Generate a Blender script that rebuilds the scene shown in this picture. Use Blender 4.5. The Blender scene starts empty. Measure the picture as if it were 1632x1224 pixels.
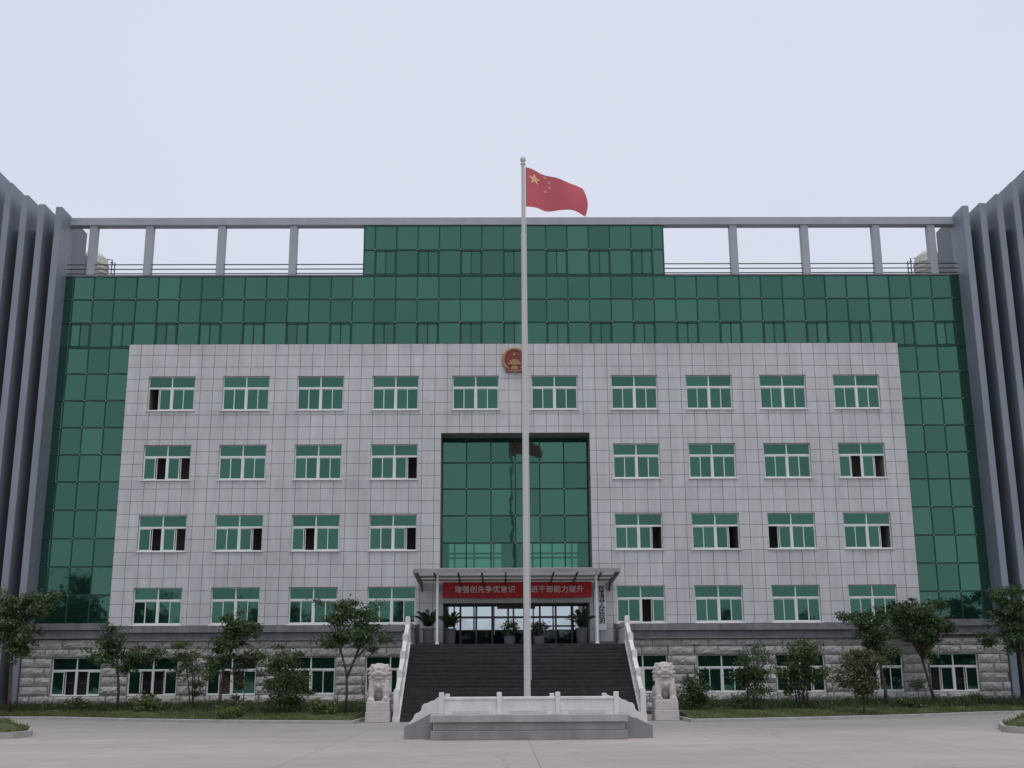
import bpy, math, random
import numpy as np
from mathutils import Vector, Matrix
random.seed(7); RNG = np.random.default_rng(7)
SC = bpy.context.scene
COL = SC.collection
R = math.radians

# ------------------------------------------------------------------ camera
cam = bpy.data.cameras.new('camera'); camo = bpy.data.objects.new('camera', cam); COL.objects.link(camo)
cam.sensor_width = 36.0; cam.lens = 1872.4355 / 1632 * 36
cam.clip_start = 0.1; cam.clip_end = 5000
def cam_matrix(p, y, r, loc):
    fwd = Vector((math.sin(y)*math.cos(p), math.cos(y)*math.cos(p), math.sin(p)))
    right = Vector((math.cos(y), -math.sin(y), 0)); up = right.cross(fwd)
    rt = right*math.cos(r) + up*math.sin(r); u2 = up*math.cos(r) - right*math.sin(r)
    m = Matrix((rt, u2, -fwd)).transposed().to_4x4(); m.translation = loc
    return m
camo.matrix_world = cam_matrix(0.245754228, 0.0106045146, -0.00542724273, (-0.738, 0, 1.6))
SC.camera = camo

# ------------------------------------------------------------------ world, sun, exposure
SUN_EL, SUN_AZ = R(72), R(160)      # azimuth clockwise from +Y: veiled sun high behind the camera, to the right
w = bpy.data.worlds.new('World'); SC.world = w; w.use_nodes = True
nt = w.node_tree; nt.nodes.clear()
out = nt.nodes.new('ShaderNodeOutputWorld'); bg = nt.nodes.new('ShaderNodeBackground')
sky = nt.nodes.new('ShaderNodeTexSky'); sky.sky_type = 'NISHITA'; sky.sun_disc = False
sky.sun_elevation = SUN_EL; sky.sun_rotation = SUN_AZ; sky.air_density = 1.0; sky.dust_density = 4.0; sky.ozone_density = 1.0
mix = nt.nodes.new('ShaderNodeMix'); mix.data_type = 'RGBA'; mix.inputs[0].default_value = 0.80
mix.inputs[7].default_value = (5.55, 5.88, 6.75, 1)      # the overcast veil over the blue sky
tc = nt.nodes.new('ShaderNodeTexCoord'); cn_ = nt.nodes.new('ShaderNodeTexNoise'); cn_.inputs['Scale'].default_value = 1.6; cn_.inputs['Detail'].default_value = 4
cm = nt.nodes.new('ShaderNodeMapRange'); cm.inputs[1].default_value = 0.3; cm.inputs[2].default_value = 0.7; cm.inputs[3].default_value = 0.84; cm.inputs[4].default_value = 0.95
nt.links.new(tc.outputs['Generated'], cn_.inputs['Vector']); nt.links.new(cn_.outputs[0], cm.inputs[0]); nt.links.new(cm.outputs[0], mix.inputs[0])
nt.links.new(sky.outputs[0], mix.inputs[6]); nt.links.new(mix.outputs[2], bg.inputs[0])
bg.inputs[1].default_value = 0.130
nt.links.new(bg.outputs[0], out.inputs[0])
sl = bpy.data.lights.new('sun', 'SUN'); sl.energy = 1.05; sl.angle = R(24); sl.color = (1.0, 0.96, 0.90)
so = bpy.data.objects.new('sun', sl); COL.objects.link(so)
sd = Vector((math.sin(SUN_AZ)*math.cos(SUN_EL), math.cos(SUN_AZ)*math.cos(SUN_EL), math.sin(SUN_EL)))
so.rotation_euler = sd.to_track_quat('Z', 'Y').to_euler(); so.location = sd*80
SC.view_settings.view_transform = 'Standard'; SC.view_settings.look = 'None'
SC.view_settings.gamma = 1.0; SC.view_settings.exposure = 0.0
SC.view_settings.use_curve_mapping = False

# ------------------------------------------------------------------ materials
def new_mat(name):
    m = bpy.data.materials.new(name); m.use_nodes = True
    t = m.node_tree; b = t.nodes['Principled BSDF']
    return m, t, b
def node(t, typ, **kw):
    n = t.nodes.new(typ)
    for k, v in kw.items(): setattr(n, k, v)
    return n
def ramp_mul(t, fac, lo, hi):
    mr = node(t, 'ShaderNodeMapRange'); t.links.new(fac, mr.inputs[0])
    mr.inputs[1].default_value = 0.3; mr.inputs[2].default_value = 0.7
    mr.inputs[3].default_value = lo; mr.inputs[4].default_value = hi
    return mr.outputs[0]
def math_node(t, op, a, b=None):
    n = node(t, 'ShaderNodeMath', operation=op)
    for i, v in enumerate((a, b)):
        if v is None: continue
        if hasattr(v, 'links'): t.links.new(v, n.inputs[i])
        else: n.inputs[i].default_value = v
    return n.outputs[0]
def noise(t, scale, detail=5, vec=None, stretch=None, rough=0.6):
    n = node(t, 'ShaderNodeTexNoise'); n.inputs['Scale'].default_value = scale
    n.inputs['Detail'].default_value = detail; n.inputs['Roughness'].default_value = rough
    if vec is None:
        g = node(t, 'ShaderNodeNewGeometry'); vec = g.outputs['Position']
    if stretch:
        mp = node(t, 'ShaderNodeMapping'); mp.inputs['Scale'].default_value = stretch
        t.links.new(vec, mp.inputs[0]); vec = mp.outputs[0]
    t.links.new(vec, n.inputs['Vector'])
    return n.outputs[0]
def scaled_color(t, color, fac):
    mx = node(t, 'ShaderNodeMix', data_type='RGBA', blend_type='MULTIPLY'); mx.inputs[0].default_value = 1
    mx.inputs[6].default_value = (*color, 1)
    cb = node(t, 'ShaderNodeCombineColor')
    for i in range(3): t.links.new(fac, cb.inputs[i])
    t.links.new(cb.outputs[0], mx.inputs[7])
    return mx.outputs[2]
def bump(t, b, h, strength, dist=0.02):
    n = node(t, 'ShaderNodeBump'); n.inputs['Strength'].default_value = strength; n.inputs['Distance'].default_value = dist
    t.links.new(h, n.inputs['Height']); t.links.new(n.outputs[0], b.inputs['Normal'])
def plain(name, color, rough=0.7, var=0.15, nscale=2.0, metallic=0.0, spec=0.5, streak=None, bmp=None, objrand=0.0):
    m, t, b = new_mat(name)
    f = ramp_mul(t, noise(t, nscale), 1-var, 1+var)
    if streak:
        f = math_node(t, 'MULTIPLY', f, ramp_mul(t, noise(t, 1.0, 4, stretch=streak[0]), 1-streak[1], 1+streak[1]*0.5))
    if objrand:
        oi = node(t, 'ShaderNodeObjectInfo')
        mr = node(t, 'ShaderNodeMapRange'); t.links.new(oi.outputs['Random'], mr.inputs[0])
        mr.inputs[3].default_value = 1-objrand; mr.inputs[4].default_value = 1+objrand
        f = math_node(t, 'MULTIPLY', f, mr.outputs[0])
    t.links.new(scaled_color(t, color, f), b.inputs['Base Color'])
    b.inputs['Roughness'].default_value = rough; b.inputs['Metallic'].default_value = metallic
    b.inputs['Specular IOR Level'].default_value = spec
    if bmp: bump(t, b, noise(t, bmp[0], 6), bmp[1], bmp[2])
    return m
M = {}
def tile_material():
    m, t, b = new_mat('stone_tile')
    g = node(t, 'ShaderNodeNewGeometry')
    sn = node(t, 'ShaderNodeVectorMath', operation='SNAP'); sn.inputs[1].default_value = (0.6, 50, 0.6)
    ad = node(t, 'ShaderNodeVectorMath', operation='ADD'); ad.inputs[1].default_value = (18.9+60, 0, 60-17.04+0.0)
    t.links.new(g.outputs['Position'], ad.inputs[0]); t.links.new(ad.outputs[0], sn.inputs[0])
    wn = node(t, 'ShaderNodeTexWhiteNoise'); t.links.new(sn.outputs[0], wn.inputs['Vector'])
    mr = node(t, 'ShaderNodeMapRange'); t.links.new(wn.outputs['Value'], mr.inputs[0])
    mr.inputs[3].default_value = 0.96; mr.inputs[4].default_value = 1.03
    f = math_node(t, 'MULTIPLY', mr.outputs[0], ramp_mul(t, noise(t, 0.35, 6), 0.92, 1.05))
    f = math_node(t, 'MULTIPLY', f, ramp_mul(t, noise(t, 1.0, 5, stretch=(3.2, 1, 0.35)), 0.86, 1.05))
    f = math_node(t, 'MULTIPLY', f, ramp_mul(t, noise(t, 18, 3), 0.96, 1.04))
    sep = node(t, 'ShaderNodeSeparateXYZ'); t.links.new(g.outputs['Position'], sep.inputs[0])
    dd = math_node(t, 'FLOORED_MODULO', math_node(t, 'SUBTRACT', 4.09, sep.outputs['Z']), 3.393)     # metres below the sill line
    dr_ = node(t, 'ShaderNodeMapRange'); t.links.new(dd, dr_.inputs[0])
    dr_.inputs[1].default_value = 0.05; dr_.inputs[2].default_value = 1.3; dr_.inputs[3].default_value = 0.20; dr_.inputs[4].default_value = 0.0
    dn = node(t, 'ShaderNodeMapRange'); t.links.new(noise(t, 1.0, 5, stretch=(1.1, 1, 0.45)), dn.inputs[0])
    dn.inputs[1].default_value = 0.45; dn.inputs[2].default_value = 0.72
    f = math_node(t, 'MULTIPLY', f, math_node(t, 'SUBTRACT', 1.0, math_node(t, 'MULTIPLY', dr_.outputs[0], dn.outputs[0])))
    col = scaled_color(t, (0.560, 0.545, 0.550), f)
    hm = node(t, 'ShaderNodeMix', data_type='RGBA'); t.links.new(wn.outputs['Value'], hm.inputs[0])
    t.links.new(col, hm.inputs[6])
    t.links.new(scaled_color(t, (0.545, 0.542, 0.560), f), hm.inputs[7])
    t.links.new(hm.outputs[2], b.inputs['Base Color'])
    b.inputs['Roughness'].default_value = 0.55
    return m
def glass_material(name, tint, transp=None, rough=0.025, rnd=0.17):
    m = bpy.data.materials.new(name); m.use_nodes = True; t = m.node_tree; t.nodes.clear()
    o = node(t, 'ShaderNodeOutputMaterial')
    oi = node(t, 'ShaderNodeObjectInfo')
    mr = node(t, 'ShaderNodeMapRange'); t.links.new(oi.outputs['Random'], mr.inputs[0])
    mr.inputs[3].default_value = 1-rnd; mr.inputs[4].default_value = 1+rnd*0.6
    gl = node(t, 'ShaderNodeBsdfGlossy'); gl.inputs['Roughness'].default_value = rough
    t.links.new(scaled_color(t, tint, mr.outputs[0]), gl.inputs['Color'])
    # faint waviness of float glass
    bp = node(t, 'ShaderNodeBump'); bp.inputs['Strength'].default_value = 0.012; bp.inputs['Distance'].default_value = 0.3
    t.links.new(noise(t, 0.9, 2), bp.inputs['Height']); t.links.new(bp.outputs[0], gl.inputs['Normal'])
    if transp:
        s2 = node(t, 'ShaderNodeBsdfTransparent'); s2.inputs[0].default_value = (*transp, 1)
    else:
        s2 = node(t, 'ShaderNodeBsdfDiffuse'); s2.inputs[0].default_value = (tint[0]*0.12, tint[1]*0.16, tint[2]*0.15, 1)
    a = node(t, 'ShaderNodeAddShader'); t.links.new(gl.outputs[0], a.inputs[0]); t.links.new(s2.outputs[0], a.inputs[1])
    t.links.new(a.outputs[0], o.inputs[0])
    return m
def leaf_material(name, c1, c2):
    m = bpy.data.materials.new(name); m.use_nodes = True; t = m.node_tree; t.nodes.clear()
    o = node(t, 'ShaderNodeOutputMaterial'); g = node(t, 'ShaderNodeNewGeometry')
    mx = node(t, 'ShaderNodeMix', data_type='RGBA'); t.links.new(g.outputs['Random Per Island'], mx.inputs[0])
    mx.inputs[6].default_value = (*c1, 1); mx.inputs[7].default_value = (*c2, 1)
    p = node(t, 'ShaderNodeBsdfPrincipled'); p.inputs['Roughness'].default_value = 0.45
    t.links.new(mx.outputs[2], p.inputs['Base Color'])
    tr = node(t, 'ShaderNodeBsdfTranslucent'); t.links.new(mx.outputs[2], tr.inputs[0])
    ms = node(t, 'ShaderNodeMixShader'); ms.inputs[0].default_value = 0.28
    t.links.new(p.outputs[0], ms.inputs[1]); t.links.new(tr.outputs[0], ms.inputs[2]); t.links.new(ms.outputs[0], o.inputs[0])
    return m
def ground_material():
    m, t, b = new_mat('concrete_paving')
    f = ramp_mul(t, noise(t, 0.09, 5), 0.86, 1.10)
    f = math_node(t, 'MULTIPLY', f, ramp_mul(t, noise(t, 0.9, 6), 0.93, 1.06))
    f = math_node(t, 'MULTIPLY', f, ramp_mul(t, noise(t, 14, 4), 0.95, 1.05))
    # faint tyre-worn bands and sparse cracks
    f = math_node(t, 'MULTIPLY', f, ramp_mul(t, noise(t, 1.0, 3, stretch=(0.05, 0.55, 1)), 0.93, 1.06))
    vo = node(t, 'ShaderNodeTexVoronoi', feature='DISTANCE_TO_EDGE'); vo.inputs['Scale'].default_value = 0.11
    g = node(t, 'ShaderNodeNewGeometry')
    wv = node(t, 'ShaderNodeVectorMath', operation='ADD')
    nn = node(t, 'ShaderNodeTexNoise'); nn.inputs['Scale'].default_value = 0.6; nn.inputs['Detail'].default_value = 6
    t.links.new(g.outputs['Position'], nn.inputs['Vector']); t.links.new(g.outputs['Position'], wv.inputs[0]); t.links.new(nn.outputs[1], wv.inputs[1])
    t.links.new(wv.outputs[0], vo.inputs['Vector'])
    cr = node(t, 'ShaderNodeMapRange'); t.links.new(vo.outputs['Distance'], cr.inputs[0])
    cr.inputs[1].default_value = 0.0; cr.inputs[2].default_value = 0.0035; cr.inputs[3].default_value = 0.80; cr.inputs[4].default_value = 1.0
    f = math_node(t, 'MULTIPLY', f, cr.outputs[0])
    br = node(t, 'ShaderNodeTexBrick'); br.offset = 0.0; br.inputs['Scale'].default_value = 1.0; br.inputs['Brick Width'].default_value = 5.0; br.inputs['Row Height'].default_value = 4.0
    br.inputs['Mortar Size'].default_value = 0.012; br.inputs['Mortar Smooth'].default_value = 0.3
    br.inputs['Color1'].default_value = (1, 1, 1, 1); br.inputs['Color2'].default_value = (0.95, 0.95, 0.95, 1); br.inputs['Mortar'].default_value = (0.62, 0.62, 0.62, 1)
    t.links.new(g.outputs['Position'], br.inputs['Vector'])
    sx = node(t, 'ShaderNodeSeparateColor'); t.links.new(br.outputs['Color'], sx.inputs[0])
    f = math_node(t, 'MULTIPLY', f, sx.outputs[0])
    st_ = node(t, 'ShaderNodeMapRange'); t.links.new(noise(t, 0.5, 7, rough=0.7), st_.inputs[0])
    st_.inputs[1].default_value = 0.60; st_.inputs[2].default_value = 0.72; st_.inputs[3].default_value = 1.0; st_.inputs[4].default_value = 0.78
    f = math_node(t, 'MULTIPLY', f, st_.outputs[0])
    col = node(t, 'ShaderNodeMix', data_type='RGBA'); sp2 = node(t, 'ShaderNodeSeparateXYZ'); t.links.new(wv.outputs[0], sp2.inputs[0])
    far_shade = node(t, 'ShaderNodeMapRange', interpolation_type='SMOOTHSTEP'); t.links.new(sp2.outputs['Y'], far_shade.inputs[0])
    far_shade.inputs[1].default_value = 33.0; far_shade.inputs[2].default_value = 42.0  # building's soft shadow over the far paving, put into the colour
    t.links.new(math_node(t, 'MAXIMUM', math_node(t, 'MULTIPLY', ramp_mul(t, noise(t, 0.06, 3), 0, 1), 0.5), far_shade.outputs[0]), col.inputs[0])
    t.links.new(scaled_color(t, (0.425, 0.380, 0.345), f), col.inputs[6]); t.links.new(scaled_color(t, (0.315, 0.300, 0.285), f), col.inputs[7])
    t.links.new(col.outputs[2], b.inputs['Base Color']); b.inputs['Roughness'].default_value = 0.85
    b.inputs['Specular IOR Level'].default_value = 0.3
    bump(t, b, noise(t, 60, 4), 0.25, 0.01)
    return m
M['tile'] = tile_material()
M['joint'] = plain('tile_joint', (0.22, 0.21, 0.22), 0.9)
M['glass'] = glass_material('green_mirror_glass', (0.062, 0.142, 0.107))
M['wglass'] = glass_material('green_window_glass', (0.054, 0.132, 0.098), rnd=0.15)
M['seeglass'] = glass_material('green_clear_glass', (0.055, 0.115, 0.092), transp=(0.20, 0.37, 0.30), rnd=0.1)
M['doorglass'] = glass_material('clear_door_glass', (0.07, 0.075, 0.075), transp=(0.70, 0.73, 0.74), rnd=0.05)
M['finglass'] = plain('dark_strip_cladding', (0.05, 0.062, 0.08), 0.35, 0.2, 0.6)
M['mullion'] = plain('green_mullion', (0.014, 0.060, 0.052), 0.5, spec=0.3)
M['clip'] = plain('metal_clip', (0.45, 0.47, 0.46), 0.35, metallic=0.6)
M['white'] = plain('white_window_frame', (0.72, 0.74, 0.74), 0.4, 0.06)
M['interior'] = plain('room_plaster', (0.38, 0.35, 0.33), 0.9)
M['lobby'] = plain('lobby_plaster', (0.42, 0.41, 0.40), 0.8)
M['metal'] = plain('grey_cladding', (0.215, 0.238, 0.285), 0.5, 0.10, 0.5, streak=((1.5, 1.5, 0.12), 0.10))
M['beam'] = plain('grey_roof_frame', (0.33, 0.35, 0.385), 0.5, 0.08, 1.0)
M['rail'] = plain('dark_rail', (0.03, 0.035, 0.04), 0.4)
M['cornice'] = plain('grey_cornice', (0.165, 0.165, 0.18), 0.65, 0.15, 1.5, streak=((3, 3, 0.4), 0.25))
M['cornice2'] = plain('weathered_cornice_cap', (0.20, 0.185, 0.20), 0.7, 0.2, 1.2, streak=((4, 4, 0.5), 0.3))
M['stone'] = plain('split_granite', (0.40, 0.378, 0.37), 0.85, 0.20, 2.6, objrand=0.12, bmp=(11, 0.6, 0.05))
M['mortar'] = plain('stone_mortar', (0.13, 0.12, 0.12), 0.95)
M['black'] = plain('black_granite', (0.030, 0.030, 0.031), 0.16, 0.3, 3, objrand=0.15)
M['marble'] = plain('white_marble', (0.69, 0.675, 0.665), 0.55, 0.10, 2.5, streak=((4, 4, 0.7), 0.10))
M['granite'] = plain('grey_granite', (0.38, 0.365, 0.36), 0.7, 0.15, 1.6, streak=((2, 2, 0.6), 0.15), bmp=(60, 0.2, 0.01))
M['granite2'] = plain('dark_granite', (0.25, 0.255, 0.255), 0.65, 0.15, 1.6, streak=((2, 2, 0.6), 0.15))
M['lion'] = plain('carved_pinkish_granite', (0.50, 0.45, 0.435), 0.85, 0.18, 5, bmp=(30, 0.5, 0.02))
M['lionbase'] = plain('pedestal_granite', (0.52, 0.48, 0.465), 0.8, 0.12, 4)
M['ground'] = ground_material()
M['kerb'] = plain('concrete_kerb', (0.36, 0.35, 0.335), 0.9, 0.15, 2)
M['soil'] = plain('grass_soil', (0.055, 0.075, 0.025), 0.95, 0.35, 1.3, bmp=(8, 0.6, 0.05))
M['grass'] = leaf_material('grass_blade', (0.075, 0.120, 0.032), (0.165, 0.180, 0.06))
M['weed'] = leaf_material('weed_blade', (0.030, 0.058, 0.020), (0.085, 0.110, 0.038))
M['leafA'] = leaf_material('leaf_dark_green', (0.036, 0.070, 0.030), (0.100, 0.150, 0.060))
M['leafB'] = leaf_material('leaf_olive', (0.050, 0.082, 0.030), (0.120, 0.155, 0.058))
M['leafC'] = leaf_material('leaf_brownish', (0.060, 0.078, 0.034), (0.125, 0.125, 0.060))
M['leafF'] = leaf_material('leaf_far', (0.018, 0.036, 0.016), (0.050, 0.080, 0.030))
M['leafD'] = leaf_material('leaf_bright', (0.065, 0.105, 0.022), (0.155, 0.185, 0.05))
M['leafP'] = leaf_material('leaf_palm', (0.02, 0.04, 0.018), (0.045, 0.075, 0.03))
M['bark'] = plain('bark', (0.085, 0.068, 0.056), 0.95, 0.3, 6, bmp=(20, 0.8, 0.03))
M['barkred'] = plain('bark_reddish', (0.095, 0.064, 0.054), 0.95, 0.3, 6, bmp=(20, 0.8, 0.03))
M['steel'] = plain('painted_pole', (0.53, 0.52, 0.505), 0.55, 0.05, 1.0, metallic=0.1)
M['red'] = plain('banner_red', (0.43, 0.020, 0.028), 0.75, 0.10, 1.5)
M['letter'] = plain('banner_lettering', (0.74, 0.66, 0.64), 0.8, 0.05)
M['signwhite'] = plain('sign_white', (0.74, 0.75, 0.78), 0.5, 0.05)
M['ink'] = plain('sign_ink', (0.015, 0.015, 0.018), 0.6)
M['gold'] = plain('emblem_gold', (0.34, 0.22, 0.10), 0.45, 0.15, 6, metallic=0.25)
M['emred'] = plain('emblem_red', (0.21, 0.026, 0.033), 0.55, 0.1, 4)
M['beige'] = plain('painted_lintel', (0.40, 0.385, 0.36), 0.7, 0.1, 1.5)
M['canopy'] = plain('canopy_sheet', (0.27, 0.265, 0.265), 0.55, 0.18, 1.2, streak=((0.8, 3, 3), 0.2))
def sheet_material():
    m = bpy.data.materials.new('canopy_panel'); m.use_nodes = True; t = m.node_tree; t.nodes.clear()
    o = node(t, 'ShaderNodeOutputMaterial'); d = node(t, 'ShaderNodeBsdfDiffuse'); tr = node(t, 'ShaderNodeBsdfTranslucent')
    f = ramp_mul(t, noise(t, 1.0, 4, stretch=(0.8, 3, 3)), 0.8, 1.1)
    c = scaled_color(t, (0.46, 0.45, 0.44), f); t.links.new(c, d.inputs[0]); t.links.new(c, tr.inputs[0])
    ms = node(t, 'ShaderNodeMixShader'); ms.inputs[0].default_value = 0.5
    t.links.new(d.outputs[0], ms.inputs[1]); t.links.new(tr.outputs[0], ms.inputs[2]); t.links.new(ms.outputs[0], o.inputs[0])
    return m
M['sheet'] = sheet_material()
M['canopydark'] = plain('canopy_steel', (0.06, 0.06, 0.065), 0.5)
M['tank'] = plain('tank_steel', (0.50, 0.47, 0.42), 0.5, 0.15, 3, metallic=0.2)
M['pot'] = plain('planter_grey', (0.09, 0.09, 0.095), 0.6)
M['roof'] = plain('roof_screed', (0.25, 0.25, 0.25), 0.9)
M['curtain'] = plain('brown_curtain', (0.17, 0.105, 0.075), 0.9, 0.2, 5)
M['blue'] = plain('blue_rail', (0.03, 0.05, 0.20), 0.5)
def flag_material(name, c):
    m = bpy.data.materials.new(name); m.use_nodes = True; t = m.node_tree; t.nodes.clear()
    o = node(t, 'ShaderNodeOutputMaterial'); d = node(t, 'ShaderNodeBsdfDiffuse'); tr = node(t, 'ShaderNodeBsdfTranslucent')
    d.inputs[0].default_value = (*c, 1); tr.inputs[0].default_value = (*c, 1)
    ms = node(t, 'ShaderNodeMixShader'); ms.inputs[0].default_value = 0.45
    t.links.new(d.outputs[0], ms.inputs[1]); t.links.new(tr.outputs[0], ms.inputs[2]); t.links.new(ms.outputs[0], o.inputs[0])
    return m
M['flag'] = flag_material('flag_red', (0.70, 0.17, 0.20)); M['star'] = flag_material('flag_yellow', (0.98, 0.88, 0.48))

# ------------------------------------------------------------------ helpers
class MB:
    def __init__(s): s.v = []; s.f = []
    def quad(s, *p):
        n = len(s.v); s.v += [tuple(q) for q in p]; s.f.append(tuple(range(n, n+len(p))))
    def box(s, x0, x1, y0, y1, z0, z1):
        n = len(s.v)
        s.v += [(x, y, z) for z in (z0, z1) for y in (y0, y1) for x in (x0, x1)]
        s.f += [tuple(n+i for i in q) for q in ((0,1,5,4), (1,3,7,5), (3,2,6,7), (2,0,4,6), (4,5,7,6), (0,2,3,1))]
    def bbox(s, x0, x1, y0, y1, z0, z1, b):     # box with chamfered edges
        n = len(s.v); c = [(x0, x1), (y0, y1), (z0, z1)]
        idx = {}
        for sx in (0, 1):
            for sy in (0, 1):
                for sz in (0, 1):
                    for ax in range(3):
                        sg = (sx, sy, sz); p = []
                        for k in range(3):
                            q = c[k][sg[k]]
                            if k != ax: q += b if sg[k] == 0 else -b
                            p.append(q)
                        idx[(sg, ax)] = len(s.v); s.v.append(tuple(p))
        for ax in range(3):
            o1, o2 = [k for k in range(3) if k != ax]
            for sd_ in (0, 1):
                ring = []
                for a_, b_ in ((0,0), (1,0), (1,1), (0,1)):
                    sg = [0]*3; sg[ax] = sd_; sg[o1] = a_; sg[o2] = b_; ring.append(idx[(tuple(sg), ax)])
                s.f.append(tuple(ring))
            for a_ in (0, 1):
                for b_ in (0, 1):
                    q = []
                    for e in (0, 1):
                        sg = [0]*3; sg[ax] = e; sg[o1] = a_; sg[o2] = b_
                        q.append((idx[(tuple(sg), o1)], idx[(tuple(sg), o2)]))
                    s.f.append((q[0][0], q[0][1], q[1][1], q[1][0]))
        for sx in (0, 1):
            for sy in (0, 1):
                for sz in (0, 1): s.f.append(tuple(idx[((sx, sy, sz), k)] for k in range(3)))
    def prism(s, pts, y0, y1):                  # polygon in x,z extruded along y
        n = len(s.v); k = len(pts)
        s.v += [(x, y0, z) for x, z in pts] + [(x, y1, z) for x, z in pts]
        s.f.append(tuple(range(n, n+k))); s.f.append(tuple(range(n+2*k-1, n+k-1, -1)))
        for i in range(k): s.f.append((n+i, n+k+i, n+k+(i+1) % k, n+(i+1) % k))
    def prism_x(s, pts, x0, x1):                # polygon in y,z extruded along x
        n = len(s.v); k = len(pts)
        s.v += [(x0, y, z) for y, z in pts] + [(x1, y, z) for y, z in pts]
        s.f.append(tuple(range(n, n+k))); s.f.append(tuple(range(n+2*k-1, n+k-1, -1)))
        for i in range(k): s.f.append((n+i, n+k+i, n+k+(i+1) % k, n+(i+1) % k))
    def tube(s, pts, rad, seg=8):
        pts = [Vector(p) for p in pts]; n0 = len(s.v); k = len(pts)
        if not isinstance(rad, (list, tuple)): rad = [rad]*k
        ref = Vector((0.13, 0.31, 1)).normalized()
        for i, p in enumerate(pts):
            d = (pts[min(i+1, k-1)] - pts[max(i-1, 0)]).normalized()
            a = d.cross(ref if abs(d.dot(ref)) < 0.95 else Vector((1, 0, 0))).normalized(); b = d.cross(a)
            for j in range(seg):
                an = 2*math.pi*j/seg; s.v.append(tuple(p + (a*math.cos(an) + b*math.sin(an))*rad[i]))
        for i in range(k-1):
            for j in range(seg):
                s.f.append((n0+i*seg+j, n0+i*seg+(j+1) % seg, n0+(i+1)*seg+(j+1) % seg, n0+(i+1)*seg+j))
        s.f.append(tuple(n0+j for j in range(seg-1, -1, -1))); s.f.append(tuple(n0+(k-1)*seg+j for j in range(seg)))
    def lathe(s, prof, cx=0, cy=0, seg=24):
        n0 = len(s.v); k = len(prof)
        for r_, z in prof:
            for j in range(seg):
                a = 2*math.pi*j/seg; s.v.append((cx+r_*math.cos(a), cy+r_*math.sin(a), z))
        for i in range(k-1):
            for j in range(seg):
                s.f.append((n0+i*seg+j, n0+i*seg+(j+1) % seg, n0+(i+1)*seg+(j+1) % seg, n0+(i+1)*seg+j))
        s.f.append(tuple(n0+j for j in range(seg-1, -1, -1))); s.f.append(tuple(n0+(k-1)*seg+j for j in range(seg)))
    def sphere(s, c, r_, seg=14, rings=9):
        if not isinstance(r_, (list, tuple)): r_ = (r_,)*3
        n0 = len(s.v)
        for i in range(rings+1):
            th = math.pi*i/rings
            for j in range(seg):
                a = 2*math.pi*j/seg
                s.v.append((c[0]+r_[0]*math.sin(th)*math.cos(a), c[1]+r_[1]*math.sin(th)*math.sin(a), c[2]+r_[2]*math.cos(th)))
        for i in range(rings):
            for j in range(seg):
                s.f.append((n0+(i+1)*seg+j, n0+(i+1)*seg+(j+1) % seg, n0+i*seg+(j+1) % seg, n0+i*seg+j))
    def mesh(s, name, mat, smooth=False, fix=True):
        me = bpy.data.meshes.new(name); me.from_pydata(s.v, [], s.f)
        if fix:
            import bmesh
            bm = bmesh.new(); bm.from_mesh(me); bmesh.ops.recalc_face_normals(bm, faces=bm.faces); bm.to_mesh(me); bm.free()
        if mat is not None: me.materials.append(mat)
        if smooth: me.shade_smooth()
        me.update(); return me
    def build(s, name, mat, parent=None, loc=(0, 0, 0), smooth=False):
        return link(name, s.mesh(name, mat, smooth), parent, loc)
def link(name, me, parent=None, loc=(0, 0, 0)):
    o = bpy.data.objects.new(name, me); COL.objects.link(o); o.location = loc
    if parent is not None: o.parent = parent
    return o
def tag(o, label=None, cat=None, group=None, kind=None):
    if label: o['label'] = label
    if cat: o['category'] = cat
    if group: o['group'] = group
    if kind: o['kind'] = kind
    return o
def thing(name, label, cat, loc=(0, 0, 0), group=None):
    o = bpy.data.objects.new(name, None); COL.objects.link(o); o.location = loc; o.empty_display_size = 0.3
    return tag(o, label, cat, group)
def rel(o, parent):      # world-placed meshes under a parent that is not at the origin
    if parent is not None: o.location = Vector(o.location) - world_loc(parent)
def world_loc(o):
    v = Vector(o.location)
    while o.parent: o = o.parent; v += Vector(o.location)
    return v
BOXES = {}
def box_mesh(name, mat, dx, dy, dz, bevel=0.0):
    k = (name, mat.name, round(dx, 3), round(dy, 3), round(dz, 3))
    if k not in BOXES:
        b = MB()
        if bevel: b.bbox(-dx/2, dx/2, -dy/2, dy/2, -dz/2, dz/2, bevel)
        else: b.box(-dx/2, dx/2, -dy/2, dy/2, -dz/2, dz/2)
        BOXES[k] = b.mesh(name, mat)
    return BOXES[k]
def put_box(name, mat, x0, x1, y0, y1, z0, z1, parent, bevel=0.0):     # parent chain stands at the origin
    me = box_mesh(name, mat, x1-x0, y1-y0, z1-z0, bevel)
    o = link(name, me, parent, ((x0+x1)/2, (y0+y1)/2, (z0+z1)/2))
    rel(o, parent); return o
def subtract(rects, h):
    o = []
    for (a, b, c, d) in rects:
        x0, x1, z0, z1 = max(a, h[0]), min(b, h[1]), max(c, h[2]), min(d, h[3])
        if x0 >= x1 or z0 >= z1: o.append((a, b, c, d)); continue
        if a < x0: o.append((a, x0, c, d))
        if x1 < b: o.append((x1, b, c, d))
        if c < z0: o.append((x0, x1, c, z0))
        if z1 < d: o.append((x0, x1, z1, d))
    return [r for r in o if r[1]-r[0] > 0.02 and r[3]-r[2] > 0.02]
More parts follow.
